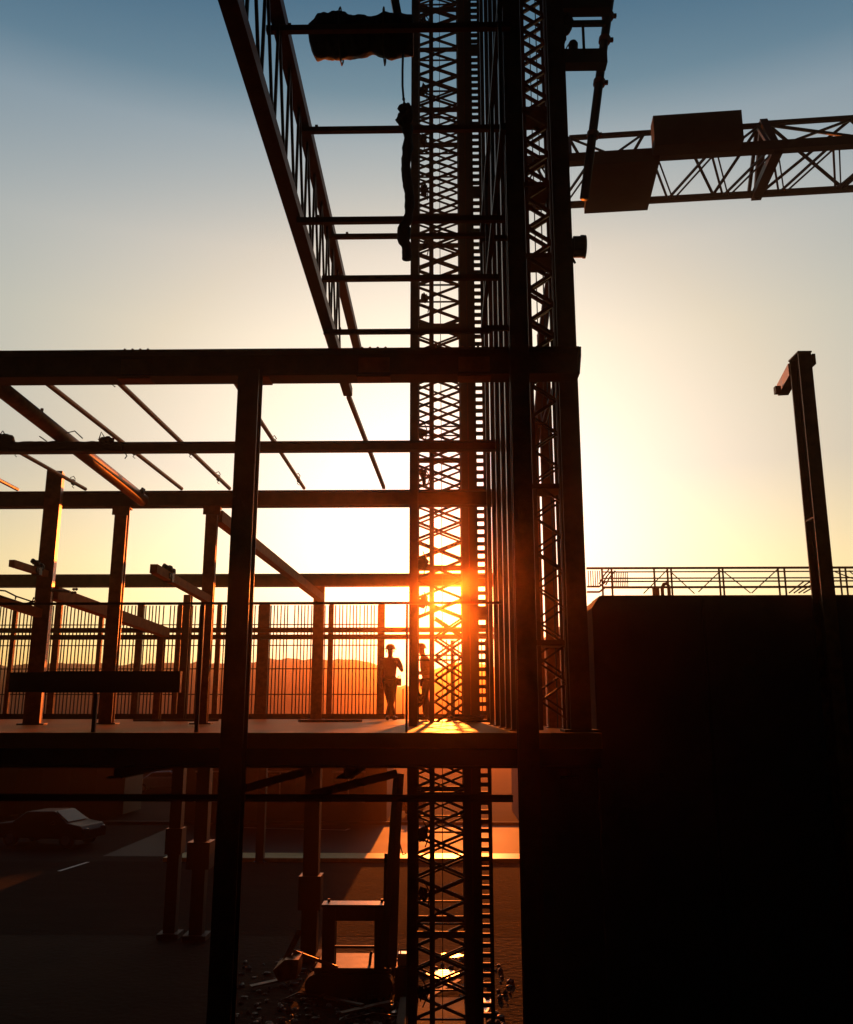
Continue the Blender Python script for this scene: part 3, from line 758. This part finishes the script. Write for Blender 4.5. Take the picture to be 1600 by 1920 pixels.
# ------------------------------------------------------------------ concrete tank with railing
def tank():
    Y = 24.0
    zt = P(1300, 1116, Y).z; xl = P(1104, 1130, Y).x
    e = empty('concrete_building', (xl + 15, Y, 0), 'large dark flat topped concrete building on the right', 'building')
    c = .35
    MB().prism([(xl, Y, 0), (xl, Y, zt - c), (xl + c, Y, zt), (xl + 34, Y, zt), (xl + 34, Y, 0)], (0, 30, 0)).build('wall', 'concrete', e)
    mb = MB()
    for k in range(7): mb.box((xl + 1.2 + k * 4.4, Y - .06, 0), (xl + 1.45 + k * 4.4, Y - .002, zt - .3))
    mb.build('pilaster', 'concrete', e)
    r = empty('roof_railing', (xl + 10, Y + .5, zt), 'long metal railing with diagonal braces on top of the concrete building', 'railing')
    Yr = Y + .5
    X = lambda px: P(px, 1090, Yr).x
    def rail(px0, px1, py0, py1, rr, nm='rail'):
        a, b = P(px0, py0, Yr), P(px1, py1, Yr); a.z = b.z if py0 == py1 else a.z
        MB().tube([a, b], rr, 6).build(nm, 'steel', r)
    XE = 1760
    z = P(1300, 1065, Yr).z; MB().tube([(X(1101), Yr, z), (X(XE), Yr, z)], .035, 6).build('top_rail', 'steel', r)
    for py, rr in ((1072, .02), (1084, .022), (1090, .022), (1101, .035)):
        z_ = P(1300, py, Yr).z; MB().tube([(X(1132), Yr, z_), (X(XE), Yr, z_)], rr, 6).build('rail', 'steel', r)
    for px in (1130, 1148, 1228, 1253, 1260, 1350, 1357, 1461, 1473, 1577, 1588, 1680, 1692):
        MB().tube([(X(px), Yr, zt), (X(px), Yr, z)], .028, 6).build('post', 'steel', r)
    for a, b in (((1207, 1113), (1250, 1070)), ((1258, 1072), (1303, 1113)), ((1310, 1110), (1352, 1070)), ((1358, 1072), (1408, 1112)), ((1410, 1112), (1458, 1068)), ((1566, 1072), (1600, 1085)), ((1592, 1070), (1640, 1108))):
        p_, q_ = P(*a, Yr), P(*b, Yr); p_.z = max(p_.z, zt); q_.z = max(q_.z, zt + .02); MB().tube([p_, q_], .016, 5).build('diagonal_brace', 'wire', r)
    mb = MB()
    for k in range(6): mb.tube([(X(1104 + k * 4.3), Yr, P(1104, 1100, Yr).z), (X(1104 + k * 4.3), Yr, P(1104, 1070, Yr).z)], .014, 5)
    for k in range(9): mb.tube([(X(1150 + k * 3.4), Yr, P(1150, 1100, Yr).z), (X(1150 + k * 3.4), Yr, P(1104, 1073, Yr).z)], .012, 5)
    mb.build('pickets', 'wire', r)
    for py in (1100, 1110): MB().tube([P(1101, py, Yr), P(1124, py, Yr), P(1132, py - 6, Yr), P(1136, py - 10, Yr)], .03, 6).build('rail_end', 'steel', r)
    for k in range(3):
        MB().tube([P(1124 + k * 6, 1095 + k, Yr - .1), P(1132 + k * 6, 1080 + k, Yr - .1), P(1142 + k * 6, 1068 + k, Yr - .1)], .022, 6).build('stair_handrail', 'steel', r)
    for k in range(4): MB().tube([P(1480 + k * 9, 1112, Yr - .1), P(1508 + k * 9, 1090 + k * 2, Yr - .1), P(1522 + k * 9, 1090 + k * 2, Yr - .1)], .02, 6).build('stair_handrail', 'steel', r)
    v = empty('roof_vent', (X(1238), Y + .3, zt), 'stubby gooseneck vent pipes on the concrete building roof', 'vent')
    MB().tube([(X(1226), Y + .3, zt), (X(1226), Y + .3, zt + .25)], .1, 10).build('stack', 'steel', v)
    c0 = V((X(1238), Y + .3, zt)); MB().tube([c0, c0 + V((0, 0, .25)), c0 + V((.05, 0, .34)), c0 + V((.14, 0, .36)), c0 + V((.18, 0, .28)), c0 + V((.18, 0, .02))], .05, 8).build('gooseneck', 'steel', v)
tank()

# wall added under the right end of the deck to black out lit ground
tag(MB().box((.82, 9.0, 0), (1.49, 9.25, BZ - .004)).build('blackout_wall', 'concrete'), 'dark concrete wall added under the right end of the deck as a blackout', 'wall')
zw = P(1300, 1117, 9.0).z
cw = empty('masking_wall', (5, 9.0, 0), 'tall black wall with chamfered corner, added before the concrete building to keep it black', 'wall')  # added in front of the building so the lower right stays evenly black
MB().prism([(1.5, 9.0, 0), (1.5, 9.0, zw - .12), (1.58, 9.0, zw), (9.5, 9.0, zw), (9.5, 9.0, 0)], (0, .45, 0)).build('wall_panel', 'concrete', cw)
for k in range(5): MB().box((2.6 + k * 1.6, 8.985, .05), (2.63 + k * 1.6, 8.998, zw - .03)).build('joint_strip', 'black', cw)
for k in range(4):
    for q in range(3): MB().tube([(2.1 + k * 1.6 + .5 * (q % 2), 8.999, 1.2 + q * 1.9), (2.1 + k * 1.6 + .5 * (q % 2), 8.985, 1.2 + q * 1.9)], .022, 8).build('tie_cone', 'black', cw)

# ------------------------------------------------------------------ below the deck
def under_col(px, py, Y, w, c0, c1, cw, lab):
    e = empty('support_column', (P(px, py, Y).x, Y, 0), lab, 'column')
    x = P(px, py, Y).x
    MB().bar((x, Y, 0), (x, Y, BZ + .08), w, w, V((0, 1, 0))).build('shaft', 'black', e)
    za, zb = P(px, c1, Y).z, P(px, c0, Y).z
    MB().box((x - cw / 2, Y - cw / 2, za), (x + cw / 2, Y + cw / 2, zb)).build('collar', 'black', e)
    MB().box((x - w * .9, Y - w * .9, .0), (x + w * .9, Y + w * .9, .12)).build('footing', 'concrete', e)
under_col(585, 1600, 22.4, .36, 1640, 1703, .52, 'support column below the deck next to the open cab frame')
under_col(377, 1600, 24.2, .33, 1577, 1627, .58, 'support column with a block collar, just left of the front column below the deck')
under_col(328, 1600, 24.35, .30, 1552, 1600, .42, 'support column with a small collar, leftmost below the deck')
xp = P(489, 1560, KY - .3)
e = empty('street_post', (xp.x, KY - .25, 0), 'plain dark post standing at the lit kerb', 'post')
MB().bar((xp.x, KY - .25, 0), (xp.x, KY - .25, 3.9), .3, .3, V((0, 1, 0))).build('shaft', 'black', e)
MB().box((xp.x - .22, KY - .47, .0), (xp.x + .22, KY - .03, .05)).build('base_plate', 'black', e)
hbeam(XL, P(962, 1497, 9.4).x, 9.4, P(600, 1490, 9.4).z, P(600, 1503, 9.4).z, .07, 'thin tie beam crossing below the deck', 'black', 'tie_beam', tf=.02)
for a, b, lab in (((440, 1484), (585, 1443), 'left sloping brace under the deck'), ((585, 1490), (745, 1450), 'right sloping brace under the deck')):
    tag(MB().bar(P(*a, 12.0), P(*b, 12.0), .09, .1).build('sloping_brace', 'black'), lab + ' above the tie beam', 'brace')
x = P(764, 1500, 16.6).x
tag(MB().tube([(x, 16.6, BZ), (x + .02, 16.6, 3), (x, 16.6, .3)], .012, 6).build('power_cable', 'wire'), 'thin cable hanging under the deck left of the slender post', 'cable')

def excavator():
    Y = 19.6
    g0 = P(660, 1868, Y)
    X = lambda px, py=1760: P(px, py, Y).x
    Z = lambda py, px=660: P(px, py, Y).z
    e = empty('excavator', (X(660), Y, 0), 'small dark excavator with open cab frame and raised boom below the deck', 'excavator')
    for dy in (-.1, 1.0):
        mb = MB(); pts = []
        x0, x1, h = X(575), X(738), .42
        for k in range(24):
            th = 2 * math.pi * k / 24
            cx = x1 - .21 if math.cos(th) > 0 else x0 + .21
            pts.append(V((cx + math.cos(th) * .21, Y + dy, .21 + math.sin(th) * .21)))
        mb.prism(pts, (0, .34, 0)).build('track', 'tyre', e)
    MB().box((X(590), Y, .42), (X(734), Y + 1.2, Z(1816))).build('house', 'black', e, bevel=.03)
    cz0, cz1 = Z(1816), Z(1701)
    cab = empty('cab', (X(660), Y, cz0), None, None); cab.parent = e; cab.location = V(cab['_o']) - V(e['_o'])
    for dy in (0, .24):
        MB().box((X(604), Y + dy, cz0 + .002), (X(628), Y + dy + .1, cz1)).build('cab_post', 'black', cab)
        MB().box((X(702), Y + dy, cz0 + .002), (X(722), Y + dy + .1, cz1)).build('cab_post', 'black', cab)
    MB().box((X(628) + .002, Y + .002, Z(1727)), (X(702) - .002, Y + .098, cz1 - .01)).build('header', 'black', cab)
    MB().box((X(602), Y - .04, cz1 + .002), (X(724), Y + .37, cz1 + .05)).build('cab_roof', 'carpaint2', cab)
    MB().box((X(628) + .002, Y + .01, Z(1779)), (X(702) - .002, Y + .06, Z(1774))).build('grab_bar', 'black', cab)
    c = V((X(692), Y + .3, cz0)); MB().tube([c, c + V((.02, 0, .2)), c + V((.05, 0, .24))], .03, 8).build('lever', 'black', cab)
    for px in (612, 714): 
        c = V((X(px), Y + .3, cz1 + .05)); MB().tube([c, c + V((0, 0, .05))], .03, 8).build('roof_light', 'wire', cab)
    pts = [P(728, 1812, Y - .2), P(731, 1745, Y - .2), P(736, 1660, Y - .2), P(741, 1560, Y - .2), P(748, 1450, Y - .2)]
    MB().tube(pts, [.17, .165, .14, .12, .11], 4).build('boom', 'black', e)
    MB().tube([P(724, 1600, Y - .3), P(722, 1690, Y - .3)], .035, 8).build('boom_cylinder', 'wire', e)
    MB().tube([P(748, 1575, Y - .3), P(752, 1590, Y - .3), P(756, 1603, Y - .3), P(762, 1600, Y - .3)], .014, 6).build('hydraulic_hose', 'tyre', e)
    # blade and arm on the left
    MB().bar(P(562, 1746, Y - .6), P(532, 1808, Y - 1.0), .09, .07).build('dipper_arm', 'rust', e)
    MB().bar(P(545, 1782, Y - .8), P(632, 1814, Y - .2), .08, .06).build('link_arm', 'rust', e)
    MB().prism([P(534, 1800, Y - 1.2), P(560, 1800, Y - 1.2), P(556, 1836, Y - 1.2), P(522, 1842, Y - 1.2), P(512, 1820, Y - 1.2)], (0, .6, 0)).build('bucket', 'rust', e)
    tag(MB().box((X(741), Y + .02, .0), (X(773), Y + .5, Z(1815))).build('steel_crate', 'black', None, False, None, .02), 'small dark crate beside the excavator carrying the metal can', 'crate')
    f = empty('fuel_can', (X(758), Y - .3, Z(1810)), 'small metal can with a sunlit rim on the dark crate', 'can')
    a = V((X(745), Y + .1, Z(1815))); 
    MB().box(a + V((0, 0, .003)), a + V((.27, .25, .24))).build('can_body', 'carpaint', f, False, None, .03)
    MB().tube([a + V((.06, .12, .24)), a + V((.06, .12, .29)), a + V((.2, .12, .29)), a + V((.2, .12, .24))], .015, 6).build('handle', 'carpaint', f)
excavator()

# rubble, planks, puddles
random.seed(21)
mb = MB()
for k in range(420):
    px, py = random.uniform(440, 960), random.uniform(1800, 1935)
    c = PZ(px, py, 0); s = random.choice((.02, .03, .04, .05, .06, .08))
    mb.ball((c.x, c.y, s * .3), (s * random.uniform(.7, 1.5), s * random.uniform(.7, 1.5), s * random.uniform(.5, .9)), 1, .5, k)
o = mb.build('rubble', 'stone'); o['kind'] = 'stuff'
for k, (a, b, w, lab) in enumerate((((470, 1850), (560, 1830), .14, 'timber plank lying left of the excavator'), ((640, 1900), (735, 1878), .12, 'timber plank lying in front of the excavator'),
        ((800, 1872), (862, 1838), .10, 'narrow timber plank leaning by the foot of the mast'), ((610, 1870), (680, 1885), .1, 'short board among rubble before the excavator'),
        ((845, 1915), (905, 1895), .12, 'muddy plank at the foot of the ladder'))):
    p, q = PZ(*a, .06), PZ(*b, .12)
    tag(MB().bar(p, q, w, .035).build('timber_plank', 'timber'), lab, 'plank')
for k, (a, lab) in enumerate((([(520, 1880), (560, 1862), (600, 1868), (640, 1850)], 'bent rusty rebar lying left in the rubble'), ([(640, 1915), (700, 1900), (760, 1908), (800, 1896)], 'long bent rebar in front of the puddles'), ([(800, 1860), (840, 1845), (880, 1862)], 'short curved rebar at the foot of the mast'))):
    tag(MB().tube([PZ(x, y, .06 + .05 * (i % 2)) for i, (x, y) in enumerate(a)], .014, 6).build('rebar', 'glossy', None, True), lab, 'rebar')
def puddle(px, py, rx, ry, seed):
    c = PZ(px, py, 0); bmv = []
    for k in range(36):
        th = 2 * math.pi * k / 36
        q = 1 + .35 * noise.noise(V((math.cos(th) * 1.3 + seed * 5, math.sin(th) * 1.3, seed))) + .15 * noise.noise(V((math.cos(th) * 4 + seed, math.sin(th) * 4, seed)))
        bmv.append((c.x + math.cos(th) * rx * q, c.y + math.sin(th) * ry * q, .009 + seed * .0004))
    struct(MB().poly(bmv).build('puddle', 'water'))
for i, a in enumerate(((735, 1892, .48, .26), (790, 1888, .3, .2), (832, 1828, .35, .35), (850, 1898, .35, .22), (700, 1868, .12, .12), (640, 1845, .25, .12), (905, 1880, .16, .6), (845, 1792, .3, .2))): puddle(*a, i)

# ------------------------------------------------------------------ across the road
YB = FY + .9
def low_building():
    x0, x1, h = -14.2, -3.0, 5.05
    e = empty('low_building', ((x0 + x1) / 2, YB, 0), 'long low plain building across the road behind the street post', 'building')
    MB().box((x0, YB, 0), (x1, YB + 7, h)).build('wall', 'plaster', e)
    MB().box((x0 - .25, YB - .25, h + .002), (x1 + .25, YB + 7.25, h + .16)).build('roof', 'concrete', e)
    for k in range(3):
        x = x0 + 1.2 + k * 3.6
        w_ = MB().box((x, YB - .06, 1.1), (x + 1.6, YB - .003, 2.5)).build('window', 'glass', e)
        fr = MB()
        fr.box((x - .08, YB - .08, 1.02), (x + 1.68, YB - .004, 1.098)); fr.box((x - .08, YB - .08, 2.502), (x + 1.68, YB - .004, 2.58)); fr.box((x + .77, YB - .085, 1.1), (x + .83, YB - .062, 2.5))
        q = fr.build('frame', 'line', e); 
low_building()

def blackout_block():  # dark block added to blacken the far left and screen off low sky
    Y = 50.5; x1 = P(232, 1500, Y).x; x0 = x1 - 13
    e = empty('blackout_block', ((x0 + x1) / 2, Y, 0), 'dark block added at the far left beyond the dark car as a screen', 'screen')
    MB().box((x0, Y, .15), (x1, Y + 3, 4.8)).build('wall', 'black', e)
    MB().box((x0 - .1, Y - .1, 4.802), (x1 + .1, Y + 3.1, 4.96)).build('roof', 'black', e)
    for k in range(4):
        MB().box((x0 + 1 + k * 3, Y - .03, 1.3), (x0 + 2.4 + k * 3, Y - .002, 2.5)).build('window', 'glass', e)
    mb = MB()
    for k in range(26): mb.box((x0 + .1 + k * .5, Y - .025, .2), (x0 + .16 + k * .5, Y - .003, 1.25))
    mb.build('wall_ribs', 'black', e)
    for k in range(3): MB().box((x0 + .5 + k * 5.6, Y + .3, .0), (x0 + 1.1 + k * 5.6, Y + 2.6, .148)).build('skid', 'black', e)
blackout_block()
e = empty('shade_panel', (-22, 73, 0), 'plain dark panel added behind the silver car to shade the ground', 'fence')  # added to stop sun coming through the gap onto the left ground
MB().box((-36, 73, 0), (-9.5, 73.06, 5.3)).build('panels', 'black', e)
for k in range(9): MB().box((-36 + k * 3.3, 73.062, 0), (-35.86 + k * 3.3, 73.2, 5.25)).build('post', 'black', e)

def car(x, y, rz, paint, lab):
    e = empty('parked_car', (0, 0, 0), lab, 'car')
    L, W = 4.3, 1.76
    prof = [(-2.15, .35), (-2.15, .78), (-2.05, .92), (-1.35, .98), (-.75, 1.42), (.55, 1.46), (1.3, 1.0), (1.95, .9), (2.15, .7), (2.15, .35)]
    mb = MB(); ys = [(-W / 2, .93, .0), (-W / 2 + .08, 1, .02), (W / 2 - .08, 1, .02), (W / 2, .93, 0)]
    rows = []
    for yy, k, up in ys:
        rows.append([mb.bm.verts.new((px * (1 if abs(yy) < W / 2 - .01 else .985), yy * (1 - .16 * max(0, (pz - .95)) / .5), pz * (1 if pz < .5 else (.99 if k < 1 else 1)))) for px, pz in prof])
    n_ = len(prof)
    for a, b in zip(rows, rows[1:]):
        for i in range(n_): mb.bm.faces.new((a[i], a[(i + 1) % n_], b[(i + 1) % n_], b[i]))
    mb.bm.faces.new(rows[0]); mb.bm.faces.new(rows[-1][::-1])
    mb.build('body', paint, e, False, None, .05)
    for s in (-1, 1):
        yy = s * (W / 2 - .065)
        MB().prism([(-1.15, yy, 1.0), (-.72, yy, 1.34), (.5, yy, 1.38), (1.1, yy, 1.0)], (0, s * .02, 0)).build('side_window', 'glass', e)
        for xx in (-1.35, 1.35):
            wv = MB().tube([(xx, s * (W / 2 - .18), .32), (xx, s * (W / 2 + .012), .32)], .32, 22).build('wheel', 'tyre', e)
            wv['_o'] = [0, 0, 0]
            MB().tube([(xx, s * (W / 2 + .012), .32), (xx, s * (W / 2 + .024), .32)], .2, 16).build('rim', 'carpaint', wv)
        MB().ball((2.1, s * .62, .72), (.07, .2, .09), 2).build('headlight', 'glass', e)
        MB().ball((-2.1, s * .62, .78), (.06, .2, .08), 2).build('tail_light', 'hose', e)
        MB().ball((.72, s * (W / 2 + .06), 1.0), (.08, .1, .07), 2).build('mirror', paint, e)
    MB().prism([(1.27, -.68, 1.035), (1.27, .68, 1.035), (.62, .62, 1.445), (.62, -.62, 1.445)], (.02, 0, .015)).build('windscreen', 'glass', e)
    e.location = (x, y, .008); e.rotation_euler = (0, 0, rz)
c = PZ(300, 1487, 0); car(c.x, c.y + .9, R(4), 'carpaint', 'silver car parked far behind across the road')
c = PZ(110, 1592, 0); car(c.x - .9, c.y + 1.2, R(-12), 'carpaint2', 'dark car at lower left near the kerb with a sunlit front corner')

def shrub(x, y, h, lab):
    e = empty('shrub', (x, y, 0), lab, 'shrub', 'shrubs at the roadside')
    random.seed(int(abs(x * 13 + y)))
    for k in range(3):
        MB().tube([(x, y, 0), (x + random.uniform(-.3, .3), y + random.uniform(-.3, .3), h * .6)], [.05, .02], 6).build('stem', 'bark', e)
    mb = MB(); bm = mb.bm
    for k in range(900):
        th, ph = random.uniform(0, 6.283), random.uniform(-1, 1); rr = random.uniform(.45, 1) ** .5
        q = V((math.cos(th) * math.sqrt(1 - ph * ph), math.sin(th) * math.sqrt(1 - ph * ph), ph)) * rr
        q *= 1 + .35 * noise.noise(q * 2 + V((x, y, 0)))
        c = V((x, y, h * .55)) + V((q.x * h * .75, q.y * h * .6, q.z * h * .48))
        if c.z < .05: continue
        s = random.uniform(.05, .13); u = V((random.uniform(-1, 1), random.uniform(-1, 1), random.uniform(-1, 1))).normalized(); v = u.orthogonal().normalized()
        bm.faces.new([bm.verts.new(c + u * s), bm.verts.new(c + v * s * .6), bm.verts.new(c - u * s), bm.verts.new(c - v * s * .6)])
    mb.build('foliage', 'leaf', e)
for px, py, h, lab in ((30, 1520, 3.0, 'tall dark shrub at the far left across the road'), (190, 1512, 2.6, 'dark shrub between the two cars across the road'),
                       (640, 1533, .8, 'low shrub on the far verge left of the excavator boom'), (700, 1530, 1.0, 'low shrub on the far verge beside the excavator boom'), (775, 1528, .9, 'low shrub on the far verge behind the slender post')):
    c = PZ(px, py, 0); shrub(c.x, c.y, h, lab)

# ------------------------------------------------------------------ workers
def skin_obj(name, joints, edges, m, parent, sub=2, root=0):
    me = bpy.data.meshes.new(name)
    me.from_pydata([j[0] for j in joints], edges, [])
    o = bpy.data.objects.new(name, me); C.objects.link(o); o.parent = parent
    sk = o.modifiers.new('skin', 'SKIN'); sk.use_smooth_shade = True
    o.modifiers.new('sub', 'SUBSURF').levels = sub; o.modifiers['sub'].render_levels = sub
    lay = me.skin_vertices[0].data
    for i, j in enumerate(joints):
        r = j[1]; lay[i].radius = r if isinstance(r, tuple) else (r, r); lay[i].use_root = (i == root)
    me.materials.append(M[m]); return o

def person(loc, rz, label, J, shirt, arms):
    """J: dict of joints in the person's own frame, facing -Y, +X on his left"""
    e = empty('person', loc, label, 'person'); e.rotation_euler = (0, 0, rz); e['_o'] = [0, 0, 0]
    names = list(J); idx = {n_: i for i, n_ in enumerate(names)}
    chain = [('pelvis', 'belly'), ('belly', 'chest'), ('chest', 'neckb'), ('neckb', 'neck'), ('neck', 'head'), ('head', 'crown')]
    for s in 'LR':
        chain += [('pelvis', 'hip' + s), ('hip' + s, 'knee' + s), ('knee' + s, 'ank' + s), ('ank' + s, 'toe' + s),
                  ('chest', 'sh' + s), ('sh' + s, 'elb' + s), ('elb' + s, 'wr' + s), ('wr' + s, 'palm' + s)]
    rad = {'pelvis': (.13, .10), 'belly': (.125, .095), 'chest': (.15, .11), 'neckb': (.07, .065), 'neck': (.056, .06), 'head': (.078, .092), 'crown': (.062, .075)}
    for s in 'LR': rad.update({'hip' + s: .088, 'knee' + s: .058, 'ank' + s: .042, 'toe' + s: (.045, .03), 'sh' + s: .058, 'elb' + s: .043, 'wr' + s: .030, 'palm' + s: (.040, .02)})
    body = skin_obj('body', [(J[n_], rad[n_]) for n_ in names], [(idx[a], idx[b]) for a, b in chain], 'skin', e, 2, idx['pelvis'])
    # face and ears
    h = J['head']; f = arms['face']; sidev = f.cross(V((0, 0, 1))).normalized()
    MB().ball(h + f * .10 + V((0, 0, -.005)), (.018, .022, .026), 2).build('nose', 'skin', e, True, (0, 0, 0))
    for s in (-1, 1):
        MB().ball(h + sidev * s * .088 + V((0, 0, .0)), (.014, .022, .034), 2).build('ear', 'skin', e, True, (0, 0, 0))
        MB().ball(h + f * .086 + sidev * s * .032 + V((0, 0, .028)), .012, 2).build('eye', 'trousers', e, True, (0, 0, 0))
    MB().ball(h + f * .088 + V((0, 0, -.048)), (.026, .014, .007), 2).build('mouth', 'leather', e, True, (0, 0, 0))
    # hands: five fingers on each palm
    for s in 'LR':
        pa, w_ = J['palm' + s], J['wr' + s]; d = (pa - w_).normalized(); sv = arms['spread' + s]; cu = arms['curl' + s]
        pts = []; ed = []
        mbh = MB()
        for k, (off, ln) in enumerate(((-.027, .062), (-.009, .074), (.009, .07), (.027, .054))):
            b0 = pa + d * .03 + sv * off; b1 = b0 + (d * .75 + cu * .4).normalized() * ln * .5; b2 = b1 + (d * .3 + cu * .9).normalized() * ln * .5
            mbh.tube([b0 - d * .02, b0, b1, b2], [.009, .009, .0085, .007], 6)
        b0 = pa - d * .012 - sv * .035; mbh.tube([b0 + sv * .02, b0 - sv * .012 + d * .02, b0 - sv * .008 + d * .055 + cu * .015], [.011, .010, .008], 6)
        mbh.build('fingers', 'skin', e, True, (0, 0, 0))
    # clothes
    sj = ['waist', 'belly', 'chest', 'neckb', 'shL', 'elbL', 'shR', 'elbR']
    JJ = dict(J); JJ['waist'] = J['pelvis'] + V((0, 0, .03))
    for s in 'LR': JJ['elb' + s] = J['sh' + s].lerp(J['elb' + s], .8)
    srad = {'waist': (.165, .125), 'belly': (.155, .12), 'chest': (.172, .13), 'neckb': (.082, .078), 'shL': .078, 'shR': .078, 'elbL': .064, 'elbR': .064}
    skin_obj('shirt', [(JJ[n_], srad[n_]) for n_ in sj], [(0, 1), (1, 2), (2, 3), (2, 4), (4, 5), (2, 6), (6, 7)], shirt, e, 2)
    tj = ['pelvis', 'hipL', 'kneeL', 'ankL', 'hipR', 'kneeR', 'ankR']
    JT = dict(J)
    trad = {'pelvis': (.15, .12), 'hipL': .108, 'hipR': .108, 'kneeL': .082, 'kneeR': .082, 'ankL': .074, 'ankR': .074}
    skin_obj('trousers', [(JT[n_], trad[n_]) for n_ in tj], [(0, 1), (1, 2), (2, 3), (0, 4), (4, 5), (5, 6)], 'trousers', e, 2)
    for s in 'LR':
        a, t_ = J['ank' + s], J['toe' + s]
        mb = MB(); mb.ball((a.x, a.y, .065), (.055, .065, .065), 2); d = (t_ - a); d.z = 0; d.normalize()
        q = V((a.x, a.y, .045)) + d * .09; r_ = .055 + .065 * abs(d.y); r2 = .055 + .065 * abs(d.x)
        mb.ball(q, (.052 + .075 * abs(d.x), .052 + .075 * abs(d.y), .044), 2); mb.build('boot', 'leather', e, True, (0, 0, 0))
    # hard hat: dome and brim
    c = J['crown'] + V((0, 0, -.012)); tilt = arms.get('tilt', V((0, 0, 0)))
    bm = bmesh.new(); prof = [(.0, .105), (.05, .10), (.09, .075), (.112, .035), (.118, 0), (.122, -.012), (.150, -.018), (.150, -.024), (.115, -.018)]
    rows = []
    for r_, zz in prof:
        rows.append([bm.verts.new(c + V((math.cos(k * math.pi / 12), math.sin(k * math.pi / 12), 0)) * r_ * (1 + (.16 if r_ > .12 else .06) * max(0, V((math.cos(k * math.pi / 12), math.sin(k * math.pi / 12), 0)).dot(f))) + V((0, 0, zz))) for k in range(24)])
    for a, b in zip(rows, rows[1:]):
        for k in range(24): bm.faces.new((a[k], a[(k + 1) % 24], b[(k + 1) % 24], b[k]))
    bmesh.ops.remove_doubles(bm, verts=bm.verts, dist=.0005)
    mb = MB(); mb.bm.free(); mb.bm = bm; mb.build('hard_hat', 'helmet', e, True, (0, 0, 0))
    return e

# worker in the gap: faces the camera, weight on one leg, one hand raised to the chest
J1 = {'pelvis': V((0, 0, .95)), 'belly': V((0, .0, 1.10)), 'chest': V((0, .0, 1.30)), 'neckb': V((0, 0, 1.46)), 'neck': V((0, 0, 1.52)), 'head': V((0, -.015, 1.62)), 'crown': V((0, -.01, 1.70)),
 'hipL': V((.09, 0, .88)), 'kneeL': V((.055, -.03, .50)), 'ankL': V((-.045, -.09, .085)), 'toeL': V((-.045, -.22, .035)),
 'hipR': V((-.09, 0, .88)), 'kneeR': V((-.02, .03, .50)), 'ankR': V((.085, .06, .085)), 'toeR': V((.14, -.06, .035)),
 'shL': V((.19, .0, 1.40)), 'elbL': V((.30, -.03, 1.13)), 'wrL': V((.17, -.2, 1.30)), 'palmL': V((.13, -.23, 1.36)),
 'shR': V((-.19, 0, 1.40)), 'elbR': V((-.255, .03, 1.12)), 'wrR': V((-.24, -.03, .88)), 'palmR': V((-.235, -.045, .80))}
A1 = {'face': V((0, -1, 0)), 'spreadL': V((1, 0, 0)), 'curlL': V((-.3, .8, .2)), 'spreadR': V((0, -1, 0)), 'curlR': V((1, 0, 0))}
YW = 21.6
w1 = person((P(731, 1345, YW).x, YW, DZ), 0, 'worker in hard hat and pale shirt with tool pouch, standing in the bright gap', J1, 'shirt', A1)
mb = MB().box((.16, -.09, .80), (.27, .09, .97)); mb.tube([(.19, -.03, .97), (.2, -.03, 1.03)], .014, 6); mb.tube([(.235, .04, .97), (.24, .05, 1.05)], .012, 6)
mb.build('tool_pouch', 'leather', w1, False, (0, 0, 0), .02)
MB().tube([(math.cos(k * math.pi / 8) * .165, math.sin(k * math.pi / 8) * .13, .975) for k in range(17)], .02, 6).build('belt', 'leather', w1, True, (0, 0, 0))
# worker behind the post: side view, looks left and down
J2 = {'pelvis': V((0, .02, .95)), 'belly': V((0, .01, 1.10)), 'chest': V((0, -.02, 1.30)), 'neckb': V((0, -.045, 1.46)), 'neck': V((0, -.07, 1.52)), 'head': V((0, -.10, 1.62)), 'crown': V((0, -.105, 1.70)),
 'hipL': V((.09, .02, .88)), 'kneeL': V((.10, -.05, .50)), 'ankL': V((.10, .0, .085)), 'toeL': V((.11, -.13, .035)),
 'hipR': V((-.09, .02, .88)), 'kneeR': V((-.10, .02, .50)), 'ankR': V((-.11, .12, .085)), 'toeR': V((-.13, -.01, .035)),
 'shL': V((.19, -.02, 1.40)), 'elbL': V((.24, .06, 1.12)), 'wrL': V((.21, -.16, 1.06)), 'palmL': V((.19, -.24, 1.07)),
 'shR': V((-.19, -.02, 1.40)), 'elbR': V((-.24, .05, 1.12)), 'wrR': V((-.20, -.18, 1.10)), 'palmR': V((-.16, -.25, 1.13))}
A2 = {'face': V((0, -1, -.1)).normalized(), 'spreadL': V((0, 0, 1)), 'curlL': V((-1, 0, 0)), 'spreadR': V((0, 0, 1)), 'curlR': V((1, 0, 0))}
w2 = person((P(798, 1345, YW - .3).x, YW - .3, DZ), R(-78), 'worker in dark clothes seen from the side, half hidden behind the slender post', J2, 'shirt2', A2)

for o in bpy.data.objects:
    if '_o' in o: del o['_o']

# ------------------------------------------------------------------ render settings
sc.view_settings.view_transform = 'Standard'; sc.view_settings.look = 'None'
sc.view_settings.exposure = 0.0; sc.view_settings.gamma = 1.0
sc.render.engine = 'CYCLES'
cy = sc.cycles
cy.use_denoising = True
cy.max_bounces = 6; cy.diffuse_bounces = 2; cy.glossy_bounces = 3; cy.volume_bounces = 0; cy.transparent_max_bounces = 8
cy.sample_clamp_indirect = 4
